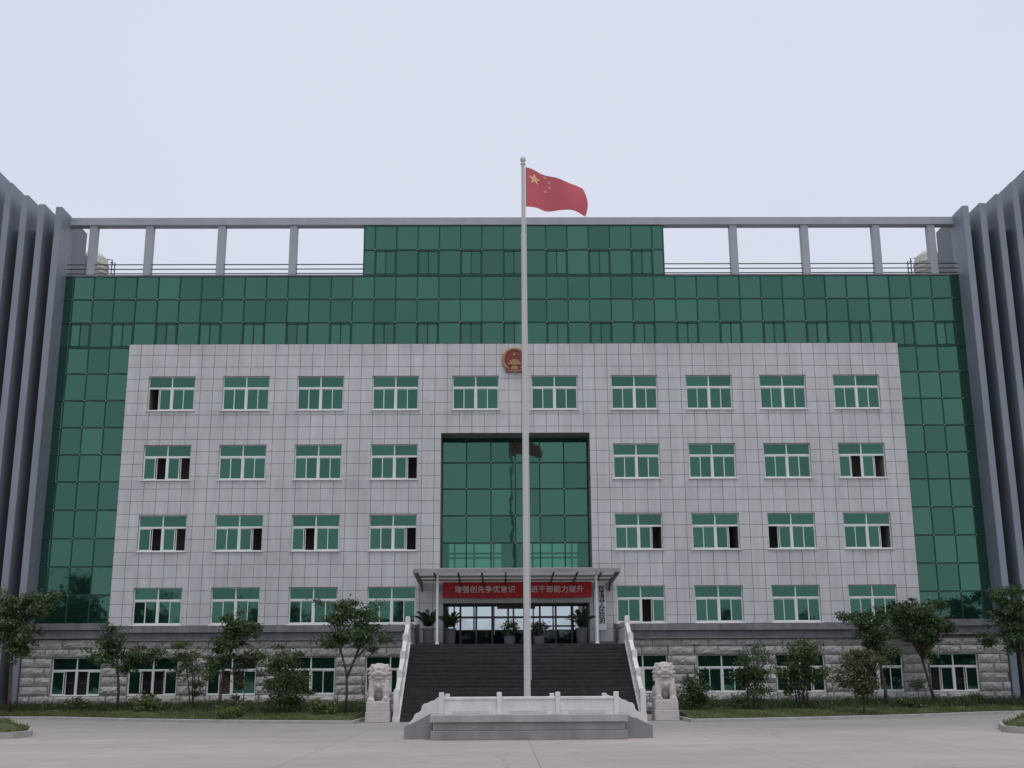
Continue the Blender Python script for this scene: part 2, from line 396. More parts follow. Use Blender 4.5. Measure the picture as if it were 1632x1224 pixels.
def text_mesh(name, body, size, mat, bold=0.012, extrude=0.006, spacing=1.0, line=1.0, align='CENTER'):
    cu = bpy.data.curves.new(name, 'FONT'); cu.body = body; cu.size = size; cu.extrude = extrude; cu.offset = bold*size
    cu.align_x = align; cu.align_y = 'CENTER'; cu.space_character = spacing; cu.space_line = line; cu.resolution_u = 3
    o = bpy.data.objects.new('tmp_text', cu); COL.objects.link(o)
    bpy.context.view_layer.update()
    me = bpy.data.meshes.new_from_object(o.evaluated_get(bpy.context.evaluated_depsgraph_get()))
    bpy.data.objects.remove(o); bpy.data.curves.remove(cu)
    me.name = name; me.materials.clear(); me.materials.append(mat)
    me.transform(Matrix.Rotation(math.pi/2, 4, 'X'))
    return me

# ------------------------------------------------------------------ ground, bed, kerb, islands
def kerb_y(x): return min(44.2 + 0.0205*(x-0.4)**2, 52.9)
def bed_z(x, y):
    k = kerb_y(x); t = (y-k)/(55.4-k)
    return 0.13 + 0.40*max(0.0, min(1.0, t))**0.8
g = MB(); g.quad((-1500, -1500, 0), (1500, -1500, 0), (1500, 1500, 0), (-1500, 1500, 0))
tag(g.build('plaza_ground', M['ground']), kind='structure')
for s, xa, xb in ((-1, -23.9, -6.3), (1, 6.4, 23.9)):
    b = MB(); nx, ny = 60, 10
    for i in range(nx+1):
        x = xa + (xb-xa)*i/nx; k = kerb_y(x) + 0.14
        for j in range(ny+1):
            y = k + (55.75-k)*j/ny
            b.v.append((x, y, bed_z(x, y) + (0.03*math.sin(x*2.1+y*1.3)+0.02*math.sin(x*5.3-y*3.1) if 0 < j < ny else 0)))
    for i in range(nx):
        for j in range(ny):
            n = i*(ny+1)+j; b.f.append((n, n+ny+1, n+ny+2, n+1))
    ie = nx if s < 0 else 0          # close the open inner end of the mound down to the paving
    for j in range(ny):
        p, q = b.v[ie*(ny+1)+j], b.v[ie*(ny+1)+j+1]; b.quad((p[0], p[1], 0), (q[0], q[1], 0), q, p)
    tag(b.build('planting_bed', M['soil'], smooth=True), kind='structure')
    kb = MB(); ring = []
    for i in range(nx+1):
        x = xa + (xb-xa)*i/nx; k = kerb_y(x); ring.append((x, k))
    for i in range(nx):
        (x0, y0), (x1, y1) = ring[i], ring[i+1]
        kb.quad((x0, y0, 0), (x1, y1, 0), (x1, y1, 0.11), (x0, y0, 0.11))
        kb.quad((x0, y0, 0.11), (x1, y1, 0.11), (x1, y1+0.13, 0.13), (x0, y0+0.13, 0.13))
        kb.quad((x0, y0+0.13, 0.13), (x1, y1+0.13, 0.13), (x1, y1+0.13, 0), (x0, y0+0.13, 0))
    e = xb if s < 0 else xa
    kb.box(min(e, e-s*0.13), max(e, e-s*0.13), kerb_y(e), 52.0, 0, 0.125)
    tag(kb.build('kerb', M['kerb']), kind='structure')
islands = {-1: [(-14.75, 35.3), (-14.65, 36.4), (-15.6, 39.0), (-17.4, 42.6), (-19.6, 47.0), (-20.8, 48.2), (-27, 48.5), (-27, 34.6), (-15.3, 34.8)],
           1: [(14.05, 35.0), (14.05, 35.9), (14.9, 38.3), (16.6, 41.5), (18.8, 45.8), (20.0, 47.2), (26, 47.5), (26, 34.0), (14.5, 34.4)]}
ISL = []
for s, pts in islands.items():
    c = Vector((sum(p[0] for p in pts)/len(pts), sum(p[1] for p in pts)/len(pts)))
    def inset(q, d, c=c):
        v = Vector(q)-c; return tuple(c + v*(1-d/v.length))
    kb = MB(); n = len(pts)
    for i in range(n):
        a, b2 = pts[i], pts[(i+1) % n]; a2, b3 = inset(a, 0.2), inset(b2, 0.2)
        kb.quad((*a, 0), (*b2, 0), (*b2, 0.18), (*a, 0.18)); kb.quad((*a, 0.18), (*b2, 0.18), (*b3, 0.18), (*a2, 0.18))
        kb.quad((*a2, 0.18), (*b3, 0.18), (*b3, 0.0), (*a2, 0.0))
    tag(kb.build('island_kerb', M['kerb']), kind='structure')
    sb = MB(); r0 = [inset(p, 0.2) for p in pts]; r1 = [inset(p, 1.6) for p in pts]
    for i in range(n):
        a, b2, b3, a2 = r0[i], r0[(i+1) % n], r1[(i+1) % n], r1[i]
        sb.quad((*a, 0.15), (*b2, 0.15), (*b3, 0.36), (*a2, 0.36))
    sb.quad(*[(*p, 0.36) for p in r1])
    tag(sb.build('island_lawn', M['soil']), kind='structure')
    ISL.append((r0, r1))

# ------------------------------------------------------------------ the office building
BLD = thing('office_building', 'wide five storey office block, pale stone tiles, green glass and grey finned ends', 'building')
F, G = 55.6, 56.8
WW, WH = 2.26, 1.70
COLS4 = [5.82, 9.47, 13.09, 16.70]
ROWZ = [14.27, 10.87, 7.48, 4.09]
wins = []   # x centre, z bottom, open mask, bars
openmask = {(0, -16.70): '1000', (1, -16.70): '0101', (1, -5.82): '0001', (1, 16.70): '0101',
            (2, -16.70): '0101', (2, -13.09): '0001', (2, -9.47): '0100', (2, -5.82): '0001',
            (2, 5.82): '0001', (2, 9.47): '0001', (2, 13.09): '1000', (2, 16.70): '0001', (3, 5.82): '0010'}
for r_, z in enumerate(ROWZ):
    xs = sorted([-c for c in COLS4] + COLS4 + ([-1.92, 1.92] if r_ == 0 else []))
    for x in xs: wins.append((x, z, openmask.get((r_, x), '0000'), False, F))
bm_ = {-20.2: '0110', -16.70: '0110', -13.09: '0100', -9.47: '0100', -5.82: '0000', 5.82: '0000', 9.47: '0000', 13.09: '0010', 16.70: '0000', 20.2: '1010'}
for x, mk in bm_.items(): wins.append((x, 0.93, mk, True, F))
holes = [(x-WW/2, x+WW/2, z, z+WH) for x, z, *_ in wins]
BAY = (-3.58, 3.58, 6.65, 13.11); DOOR = (-3.42, 3.42, 3.05, 5.05)
# facade wall body: front backing with openings, returns, top
fac = MB()
regs = [(-18.9, 18.9, 4.02, 17.6), (-4.6, 4.6, 3.05, 4.02)]
for h in holes + [BAY, DOOR]: regs = subtract(regs, h)
for a, b_, c, d in regs: fac.quad((a, F+0.035, c), (b_, F+0.035, c), (b_, F+0.035, d), (a, F+0.035, d))
for s in (-1, 1): fac.quad((s*18.9, F, 4.02), (s*18.9, G, 4.02), (s*18.9, G, 17.6), (s*18.9, F, 17.6))
fac.quad((-18.9, F, 17.6), (18.9, F, 17.6), (18.9, G+0.1, 17.6), (-18.9, G+0.1, 17.6))
FAC = fac.build('facade_wall', M['joint'], BLD)
bay = MB()   # returns of the tall glazed bay
for s in (-1, 1): bay.box(min(s*3.58, s*3.70), max(s*3.58, s*3.70), F+0.04, G-0.02, 6.65, 13.11)
bay.box(-3.70, 3.70, F+0.04, G-0.02, 13.11, 13.23)
bay.build('bay_reveal', M['joint'], BLD)
# tiles
cells = []
J = 0.009
zs = [17.6] + [17.04-0.6*k for k in range(0, 24)]
for i in range(63):
    x0 = -18.9+0.6*i
    for k in range(len(zs)-1):
        z1, z0 = zs[k], zs[k+1]
        if z0 < 4.05:
            if x0 < -4.6 or x0+0.6 > 4.6:
                if z1 <= 4.05: continue
                z0 = 4.05
            else:
                if z1 <= 3.05: continue
                z0 = max(z0, 3.05)
        cells.append((x0+J, x0+0.6-J, z0+J, z1-J))
tiles = []
for c in cells:
    rs = [c]
    for h in holes + [(BAY[0]-0.005, BAY[1]+0.005, BAY[2], BAY[3]+0.005), DOOR]:
        hh = (h[0]-0.004, h[1]+0.004, h[2]-0.004, h[3]+0.004)
        rs = subtract(rs, hh)
    tiles += rs
tiles.sort(key=lambda r: (-round((r[1]-r[0])*(r[3]-r[2]), 2), r[2]))
big = [t for t in tiles if (t[1]-t[0]) > 0.57 and (t[3]-t[2]) > 0.57]
big.sort(key=lambda r: (r[2], abs(r[0])))
single = set(big[:300])
rest = MB()
for t in tiles:
    if t in single: put_box('tile', M['tile'], t[0], t[1], F, F+0.045, t[2], t[3], FAC, 0.006)
    else: rest.bbox(t[0], t[1], F, F+0.045, t[2], t[3], 0.006)
tag(rest.build('tile_field', M['tile'], FAC), kind='stuff')

# windows
def frame_mesh():
    b = MB(); w2, h = WW/2, WH; y0, y1 = 0.0, 0.07
    b.box(-w2, w2, y0, y1, 0, 0.055); b.box(-w2, w2, y0, y1, h-0.035, h)
    b.box(-w2, -w2+0.045, y0, y1, 0.055, h-0.035); b.box(w2-0.045, w2, y0, y1, 0.055, h-0.035)
    b.box(-w2+0.045, w2-0.045, y0, y1, 1.09, 1.175)
    b.box(-0.03, 0.03, y0, y1, 1.175, h-0.035); b.box(-0.055, 0.055, y0, y1, 0.055, 1.09)
    return b.mesh('window', M['white'])
FRM = frame_mesh()
def sash_mesh(wd, hd):
    b = MB(); e = 0.035
    b.box(-wd/2, wd/2, 0, 0.03, 0, e); b.box(-wd/2, wd/2, 0, 0.03, hd-e, hd)
    b.box(-wd/2, -wd/2+e, 0, 0.03, e, hd-e); b.box(wd/2-e, wd/2, 0, 0.03, e, hd-e)
    return b.mesh('sash', M['white'])
SW = (WW/2-0.045-0.055)/2; SH = 1.09-0.055
SASH = sash_mesh(SW+0.03, SH-0.004)
REV = MB()
REV.quad((-WW/2, -0.14, 0), (-WW/2, 2.2, 0), (-WW/2, 2.2, WH), (-WW/2, -0.14, WH)); REV.quad((WW/2, -0.14, 0), (WW/2, 2.2, 0), (WW/2, 2.2, WH), (WW/2, -0.14, WH))
REV.quad((-WW/2, -0.14, 0), (WW/2, -0.14, 0), (WW/2, 2.2, 0), (-WW/2, 2.2, 0)); REV.quad((-WW/2, -0.14, WH), (WW/2, -0.14, WH), (WW/2, 2.2, WH), (-WW/2, 2.2, WH))
REV.quad((-WW/2, 2.2, 0), (WW/2, 2.2, 0), (WW/2, 2.2, WH), (-WW/2, 2.2, WH))
REV = REV.mesh('reveal', M['interior'], fix=False)
SILL = MB(); SILL.bbox(-WW/2-0.06, WW/2+0.06, -0.17, -0.004, -0.045, -0.002, 0.008); SILL = SILL.mesh('sill', M['marble'])
BARS = MB()
for i in range(1, 18): x = -WW/2 + WW*i/18; BARS.tube([(x, 0.2, 0.03), (x, 0.2, 1.1)], 0.011, 5)
BARS.box(-WW/2+0.03, WW/2-0.03, 0.19, 0.21, 0.55, 0.58)
BARS = BARS.mesh('window_bars', M['canopydark'])
def curtain_mesh():
    b = MB(); n = 24
    for i in range(n+1):
        x = -0.55 + 1.1*i/n; y = 0.32+0.03*math.sin(i*1.9)
        b.v += [(x, y, 0.02), (x, y, 1.6)]
    b.f = [(2*i, 2*i+2, 2*i+3, 2*i+1) for i in range(n)]
    return b.mesh('curtain', M['curtain'], True)
CUR = curtain_mesh()
for x, z, mk, bars, Y in wins:
    W = link('window', FRM, BLD, (x, Y+0.11, z))
    link('reveal', REV, W, (0, 0.04, 0))
    if not bars: link('sill', SILL, W)
    for k in (-1, 1):
        p = link('pane', box_mesh('pane', M['wglass'], WW/2-0.08, 0.012, 0.49), W, (k*(WW/4-0.008), 0.035, 1.42))
        p.rotation_euler = (R(random.gauss(0, .25)), 0, R(random.gauss(0, .25)))
    xs = [-WW/2+0.045+SW/2, -0.055-SW/2, 0.055+SW/2, WW/2-0.045-SW/2]
    for k in range(4):
        back = 0.022 if k in (0, 3) else 0.052
        if mk[k] == '1':
            nb = {0: 1, 1: 0, 2: 3, 3: 2}[k]
            sh = 0.07*(1 if k > nb else -1)
            link('sash', SASH, W, (xs[nb]+sh, 0.075, 0.057)); continue
        link('sash', SASH, W, (xs[k], back-0.012, 0.057))
        p = link('pane', box_mesh('pane', M['wglass'], SW-0.03, 0.010, SH-0.06), W, (xs[k], back+0.002, 0.057+SH/2))
        p.rotation_euler = (R(random.gauss(0, .3)), 0, R(random.gauss(0, .3)))
    if bars: link('window_bars', BARS, W)
    if bars and abs(x+13.09) < 0.1: link('curtain', CUR, W, (-0.1, 0.05, 0))

# curtain walls
def curtain(name, xs, zs, y, mat, parent, split=None, skip=None, seerow=None):
    b = MB(); mw = 0.031
    for x in xs: b.box(x-mw, x+mw, y-0.035, y+0.10, zs[0], zs[-1])
    for z in zs: b.box(xs[0], xs[-1], y-0.030, y+0.09, z-0.034, z+0.034)
    sp = []
    for i in range(len(xs)-1):
        for k in range(len(zs)-1):
            if split and split(i, k):
                xm = (xs[i]+xs[i+1])/2; a, c = xs[i]+mw, xs[i+1]-mw; z0, z1 = zs[k]+.034, zs[k+1]-.034
                b.box(xm-0.03, xm+0.03, y-0.028, y+0.08, z0, z1); b.box(a, a+0.05, y-0.028, y+0.08, z0, z1)
                b.box(c-0.05, c, y-0.028, y+0.08, z0, z1); b.box(a, c, y-0.028, y+0.08, z1-0.07, z1); b.box(a, c, y-0.028, y+0.08, z0, z0+0.04)
                sp += [(xs[i], xm, zs[k], zs[k+1]), (xm, xs[i+1], zs[k], zs[k+1])]
            else: sp.append((xs[i], xs[i+1], zs[k], zs[k+1]))
    o = b.build(name, M['mullion'], parent)
    for x0, x1, z0, z1 in sp:
        mt = M['seeglass'] if (seerow and seerow(z0)) else mat
        p = link('pane', box_mesh('pane', mt, x1-x0-0.012, 0.014, z1-z0-0.012), o, ((x0+x1)/2, y+0.012, (z0+z1)/2))
        wob = 0.07 if seerow else 0.22; yaw = 0 if abs(x0+x1) < 38 else (2.2 if x0 < 0 else -2.2)     # end bays facet slightly inwards
        p.rotation_euler = (R(max(-.45, min(.45, random.gauss(0, wob)))), 0, R(yaw+max(-.45, min(.45, random.gauss(0, wob)))))
    cb = MB()
    for x in xs[1:-1]:
        for z in zs[1:-1]:
            if random.random() < 0.75: cb.box(x-0.022, x+0.022, y-0.06, y-0.036, z-0.022, z+0.022)
    if cb.v: tag(cb.build('joint_clips', M['clip'], o), kind='stuff')
    return o
CW = 1.094
gx = [(k+.5)*CW for k in range(-20, 20)]
stripx = [19.15, 20.24, 21.30, 22.32, 22.97]
ROWS = [4.22, 5.56, 6.9, 8.25, 9.62, 11.0, 12.34, 13.7, 15.06, 16.43, 17.8]
topx = [-x for x in reversed(stripx)] + [x for x in gx if abs(x) < 19.0] + stripx
curtain('curtain_wall', topx, [17.8, 19.07, 20.30, 21.54], G, M['glass'], BLD, split=lambda i, k: k == 0 and i % 2 == 1)
for s in (-1, 1):
    xs = sorted([s*x for x in [18.6]+stripx]); curtain('curtain_wall', xs, ROWS[:-1]+[17.76], G+0.004, M['glass'], BLD)
px = [-7.68] + [x for x in gx if abs(x) < 7.2] + [7.68]
curtain('curtain_wall', px, [21.60, 22.95, 24.28], G, M['glass'], BLD, split=lambda i, k: k == 0 and i % 2 == 1)
curtain('curtain_wall', [-3.57+1.19*i for i in range(7)], [6.66, 7.95, 9.27, 10.58, 11.87, 13.10], G, M['glass'], BLD, seerow=lambda z: z < 7.0)
# core volumes behind the glass, leaving the lobby and the room above it open to the back
co = MB(); B0, B1 = G+0.12, 70.0
for s in (-1, 1): co.box(min(s*4.6, s*22.74), max(s*4.6, s*22.74), B0+2.0 if False else G+1.6, B1, 0.0, 21.40)
co.box(-4.6, 4.6, B0, B1, 9.75, 21.40); co.box(-4.6, 4.6, G+0.3, B1, 5.95, 6.62); co.box(-4.6, 4.6, G+0.3, B1, 0.0, 3.03)
co.build('core_wall', M['lobby'], BLD)
sp_ = MB()      # dark backing right behind the mirror glass, where it shows at the edges
for s in (-1, 1): sp_.quad((s*22.9, B0+.05, 3.4), (s*18.5, B0+.05, 3.4), (s*18.5, B0+.05, 21.4), (s*22.9, B0+.05, 21.4))
sp_.quad((-18.5, B0+.05, 17), (18.5, B0+.05, 17), (18.5, B0+.05, 21.4), (-18.5, B0+.05, 21.4))
sp_.build('shadow_box', M['interior'], BLD)
rw = MB()       # back windows of the room over the lobby and of the lobby
for x in np.linspace(-4.5, 4.5, 9): rw.box(x-0.05, x+0.05, 68.0, 68.1, 3.03, 9.75)
for z in (5.75, 7.55, 8.35, 8.6, 9.3): rw.box(-4.6, 4.6, 67.98, 68.12, z-0.05, z+0.05)
rw.box(-4.6, 4.6, 68.2, 68.3, 3.03, 4.30); rw.box(-0.7, 0.7, 68.2, 68.3, 6.62, 9.75); rw.box(-4.6, 4.6, 68.2, 68.3, 9.35, 9.75)
for s in (-1, 1): rw.box(min(s*3.7, s*4.6), max(s*3.7, s*4.6), 68.2, 68.3, 3.03, 9.35)
rw.build('rear_window_frame', M['canopydark'], BLD)
pc = MB(); pc.box(-7.6, 7.6, B0, 65, 21.5, 24.2); pc.build('penthouse', M['metal'], BLD)
rf = MB(); rf.box(-22.6, 22.6, G+0.14, B1, 21.40, 21.48); rf.build('roof', M['roof'], BLD)
pr = MB()
for s in (-1, 1): pr.box(min(s*7.72, s*22.6), max(s*7.72, s*22.6), G-0.06, G+0.5, 21.52, 21.60)
pr.build('parapet_coping', M['cornice'], BLD)
# roof frame
rb = MB(); rb.bbox(-22.80, 22.80, G-0.10, G+0.42, 24.28, 24.70, 0.02); RB = rb.build('roof_beam', M['beam'], BLD)
for x in (11.32, 15.01, 18.71, 21.58):
    for s in (-1, 1): put_box('post', M['beam'], s*x-0.19, s*x+0.19, G-0.04, G+0.36, 21.60, 24.28, RB, 0.015)
ends = [7.72, 11.13, 11.51, 14.82, 15.20, 18.52, 18.90, 21.39, 21.77, 22.80]
for s in (-1, 1):
    for i in range(0, len(ends), 2):
        for z in (21.72, 21.96, 22.21):
            t = MB(); t.tube([(s*ends[i], G+0.1, z), (s*ends[i+1], G+0.1, z)], 0.028, 6); t.build('guard_rail', M['rail'], RB)
# cornices over the stone base
for s in (-1, 1):
    cn = MB(); cn2 = MB()
    a, b_ = sorted((s*4.62, s*18.98)); cn.box(a, b_, F-0.10, F+0.05, 3.40, 3.74); cn2.box(a, b_, F-0.24, F+0.05, 3.74, 4.03); cn2.box(a, b_, F-0.16, F+0.04, 3.37, 3.43)
    a, b_ = sorted((s*18.985, s*22.75)); cn.box(a, b_, F-0.10, F+0.05, 3.55, 3.86); cn.box(a, b_, F-0.20, G-0.04, 3.88, 4.18); cn2.box(a, b_, F-0.15, F+0.04, 3.50, 3.56)
    cn.build('cornice', M['cornice'], BLD); cn2.build('cornice_cap', M['cornice2'], BLD)
# rough stone base
BASES = {}
for s in (-1, 1):
    base = MB(); regs = [(-22.76, -4.62, 0, 3.55) if s < 0 else (4.62, 22.76, 0, 3.55)]
    for h in holes: regs = subtract(regs, h)
    for a, b_, c, d in regs: base.quad((a, F+0.05, c), (b_, F+0.05, c), (b_, F+0.05, d), (a, F+0.05, d))
    BASES[s] = base.build('stone_base_wall', M['mortar'], BLD)
def rough_block(seed):
    rg = np.random.default_rng(seed); b = MB(); nx, nz = 9, 4; g_ = {}
    for i in range(nx+1):
        for k in range(nz+1):
            edge = i in (0, nx) or k in (0, nz)
            y = 0.0 if edge else -0.02-0.05*rg.random()-0.035*(k == 2)*rg.random()
            g_[i, k] = len(b.v); b.v.append((-0.5+i/nx, y, -0.5+k/nz + (0 if edge else rg.normal(0, .03))))
    for i in range(nx):
        for k in range(nz): b.f.append((g_[i, k], g_[i+1, k], g_[i+1, k+1], g_[i, k+1]))
    rim = [g_[i, 0] for i in range(nx+1)] + [g_[nx, k] for k in range(1, nz+1)] + [g_[i, nz] for i in range(nx-1, -1, -1)] + [g_[0, k] for k in range(nz-1, 0, -1)]
    n0 = len(b.v)
    for q in rim: v = b.v[q]; b.v.append((v[0], 0.045, v[2]))
    for i in range(len(rim)): j = (i+1) % len(rim); b.f.append((rim[i], n0+i, n0+j, rim[j]))
    return b.mesh('stone_block', M['stone'])
RBL = [rough_block(i) for i in range(7)]
hc = 0.415; nblk = 0
for s in (-1, 1):
    lo, hi = (-22.75, -4.66) if s < 0 else (4.66, 22.75)
    for k in range(8):
        z0 = 0.12+hc*k; z1 = min(z0+hc, 3.5 if abs(lo) > 18.9 else 3.36)
        x = lo - (0.55 if k % 2 else 0)
        while x < hi:
            L = random.uniform(0.95, 1.35)
            rs = [(max(x, lo)+.012, min(x+L, hi)-.012, z0+.012, z1-.012)]
            if rs[0][1]-rs[0][0] > 0.1:
                for h in holes: rs = subtract(rs, (h[0]-.02, h[1]+.02, h[2]-.02, h[3]+.02))
                for r_ in rs:
                    if r_[1]-r_[0] < .06 or r_[3]-r_[2] < .04: continue
                    o = link('stone_block', random.choice(RBL), BASES[s], ((r_[0]+r_[1])/2, F+0.015, (r_[2]+r_[3])/2))
                    o.scale = (r_[1]-r_[0], random.uniform(.75, 1.25), r_[3]-r_[2]); nblk += 1
            x += L
# finned end wings
for s in (-1, 1):
    wg = MB()
    def bx(b, a0, a1, *rest_): b.box(min(s*a0, s*a1), max(s*a0, s*a1), *rest_)
    bx(wg, 23.15, 33, 56.85, 62.0, 0, 24.0)
    bx(wg, 22.78, 23.02, 57.32, 59.2, 20.6, 24.79)
    WG = wg.build('wing', M['finglass'], BLD)
    gp = MB(); bx(gp, 22.99, 23.14, 56.7, 57.0, 0, 21.4); gp.build('corner_strip', M['finglass'], WG)
    for k, zt in enumerate((24.62, 24.75, 25.22, 25.88, 26.65, 27.5, 28.4)):     # blades rising outwards like a sail
        x0 = 22.77+0.86*k
        a, b_ = sorted((s*x0, s*(x0+0.33)))
        put_box('fin', M['metal'], a, b_, 55.5-0.04*k, 57.3, 0, zt+0.19, WG, 0.02)
# canopy over the entrance
cp = MB()
cp.quad((-4.52, 52.0, 6.20), (4.47, 52.0, 6.20), (4.47, 55.58, 6.03), (-4.52, 55.58, 6.03))
CP = cp.build('canopy', M['sheet'], BLD)
cb = MB(); cb.box(-4.56, 4.51, 51.93, 51.995, 6.12, 6.29)
for s in (-4.57, 4.46): cb.v += []; cb.prism_x([(52.0, 6.10), (55.57, 5.93), (55.57, 6.10), (52.0, 6.28)], s, s+0.06)
cb.box(-4.5, 4.45, 53.2, 53.3, 6.00, 6.10); cb.box(-4.5, 4.45, 54.4, 54.5, 5.94, 6.04)
cb.build('fascia', M['canopy'], CP)
for x in (-2.6, -1.55, -0.5, 0.55, 1.6, 2.65, -3.65, 3.7, -4.4, 4.35):
    b = MB(); pts = [(55.57, 5.55), (55.35, 5.72), (54.9, 5.88), (54.0, 5.97), (52.1, 6.09), (52.1, 6.16), (55.57, 5.99)]
    b.prism_x(pts, x-0.035, x+0.035); b.build('bracket', M['canopydark'], CP)
for x in (-3.52, 3.50):
    b = MB(); b.lathe([(0.09, 3.06), (0.09, 3.12), (0.055, 3.16), (0.055, 6.08), (0.08, 6.10)], x, 52.55, 14); b.build('canopy_column', M['white'], CP)
b = MB()
for s in (-3.72, 3.66): b.box(s-0.04, s+0.04, 55.50, 55.58, 3.06, 5.95)
b.build('drain_pipe', M['white'], CP)
# entrance doors
ln = MB(); ln.bbox(-3.45, 3.45, 55.50, 55.66, 5.02, 5.25, 0.01); ln.build('lintel', M['beige'], BLD)
dr = MB()
for s in (-1, 1): dr.box(min(s*3.42, s*3.60), max(s*3.42, s*3.60), F+0.05, G+0.15, 3.05, 5.05)
dr.box(-3.6, 3.6, F+0.05, G+0.15, 5.05, 5.18); dr.build('door_reveal', M['beige'], BLD)
df = MB(); dxs = [-3.40+0.755*i for i in range(10)]; dxs[-1] = 3.40
for x in dxs: df.box(x-0.045, x+0.045, G, G+0.08, 3.05, 5.05)
for z in (3.10, 4.43, 4.98): df.box(-3.4, 3.4, G-0.005, G+0.085, z-0.05, z+0.05)
df.box(-0.9, 0.9, G-0.3, G-0.02, 4.82, 5.04)
DF = df.build('entrance_door', M['canopydark'], BLD)
for i in range(9):
    for z0, z1 in ((3.15, 4.38), (4.48, 4.93)):
        put_box('pane', M['doorglass'], dxs[i]+0.045, dxs[i+1]-0.045, G+0.03, G+0.042, z0, z1, DF)
for i in (3, 4, 5, 6):
    b = MB(); x = dxs[i] + (0.1 if i % 2 else -0.1); b.tube([(x, G-0.06, 3.6), (x, G-0.06, 4.3)], 0.02, 6); b.build('handle', M['steel'], DF)
b = MB(); b.box(0.5, 2.9, G+1.2, G+1.25, 4.02, 4.10); b.box(-2.9, 2.9, 66.5, 66.6, 3.05, 3.95); b.build('lobby_counter', M['blue'], BLD)

# ------------------------------------------------------------------ banner, name board, emblem
bn = thing('banner', 'long red cloth banner with pale characters hung under the entrance canopy', 'banner', (0.04, 55.30, 5.24))
b = MB(); n = 60
for i in range(n+1):
    x = -3.46+6.92*i/n; y = 0.015*math.sin(i*0.7)+0.01*math.sin(i*1.9)
    b.v += [(x, y, 0.02*math.sin(i*.25)), (x, y*0.3, 0.73)]
b.f = [(2*i, 2*i+2, 2*i+3, 2*i+1) for i in range(n)]
cl = b.build('cloth', M['red'], bn); md = cl.modifiers.new('thickness', 'SOLIDIFY'); md.thickness = 0.01
link('lettering', text_mesh('lettering', '增强创先争优意识　促进干部能力提升', 0.345, M['letter'], 0.008, 0.004, 1.05), bn, (0.09, -0.045, 0.37))
sg = thing('name_board', 'tall narrow white board with black vertical characters right of the doors', 'sign', (3.98, 55.52, 3.75))
b = MB(); b.bbox(-0.19, 0.19, 0, 0.05, 0, 2.28, 0.008); b.build('board', M['signwhite'], sg)
link('lettering', text_mesh('lettering', '郎\n溪\n县\n人\n民\n政\n府', 0.31, M['ink'], 0.014, 0.004, 1.0, 0.80), sg, (0.0, -0.006, 1.14))
em = thing('national_emblem', 'round red and gold state emblem with stars and gate above the top windows', 'emblem', (-0.02, 55.58, 16.72))
def disc(prof_r, y0, y1, cz=0, seg=40, sq=1.0):
    return [(prof_r*math.cos(2*math.pi*i/seg), cz+sq*prof_r*math.sin(2*math.pi*i/seg)) for i in range(seg)]
b = MB(); b.prism(disc(0.50, 0, 0), -0.06, 0.0); b.build('red_disc', M['emred'], em)
b = MB()
for i in range(44):     # wheat wreath: a ring of ears, open at the foot
    a = math.radians(-58 + 296*i/43)
    b.sphere((0.545*math.cos(a), -0.05, 0.03+0.57*math.sin(a)), (0.075, 0.05, 0.075), 8, 5)
b.build('wheat_wreath', M['gold'], em, smooth=True)
def star_pts(cx, cz, r_, rot=0): return [(cx+(r_ if i % 2 == 0 else r_*0.4)*math.sin(rot+math.pi*i/5), cz+(r_ if i % 2 == 0 else r_*0.4)*math.cos(rot+math.pi*i/5)) for i in range(10)]
for cx, cz, r_ in ((0, 0.30, 0.12), (-0.20, 0.26, 0.05), (0.20, 0.26, 0.05), (-0.10, 0.14, 0.05), (0.10, 0.14, 0.05)):
    b = MB(); b.prism(star_pts(cx, cz, r_), -0.085, -0.055); b.build('star', M['gold'], em)
b = MB()
b.box(-0.32, 0.32, -0.09, -0.05, -0.22, -0.10); b.box(-0.22, 0.22, -0.095, -0.05, -0.10, -0.06); b.prism([(-0.26, -0.06), (0.26, -0.06), (0.20, 0.0), (-0.20, 0.0)], -0.10, -0.05)
b.box(-0.12, 0.12, -0.095, -0.05, 0.0, 0.02); b.prism([(-0.15, 0.02), (0.15, 0.02), (0.10, 0.06), (-0.10, 0.06)], -0.10, -0.05)
b.build('gate', M['gold'], em)
b = MB(); gp_ = []
for i in range(32): a = 2*math.pi*i/32; r_ = 0.20 if (i//2) % 2 else 0.165; gp_.append((r_*math.cos(a), -0.44+r_*math.sin(a)))
b.prism(gp_, -0.10, -0.03); b.build('gear', M['gold'], em)
b = MB(); b.prism([(-0.42, -0.36), (-0.10, -0.47), (0.10, -0.47), (0.42, -0.36), (0.43, -0.62), (0.12, -0.57), (-0.12, -0.57), (-0.43, -0.62)], -0.115, -0.06); b.build('ribbon', M['emred'], em)
b = MB(); b.prism([(-0.30, -0.50), (0, -0.535), (0.30, -0.50), (0.30, -0.555), (0, -0.575), (-0.30, -0.555)], -0.13, -0.116); b.build('ribbon_highlight', M['gold'], em)

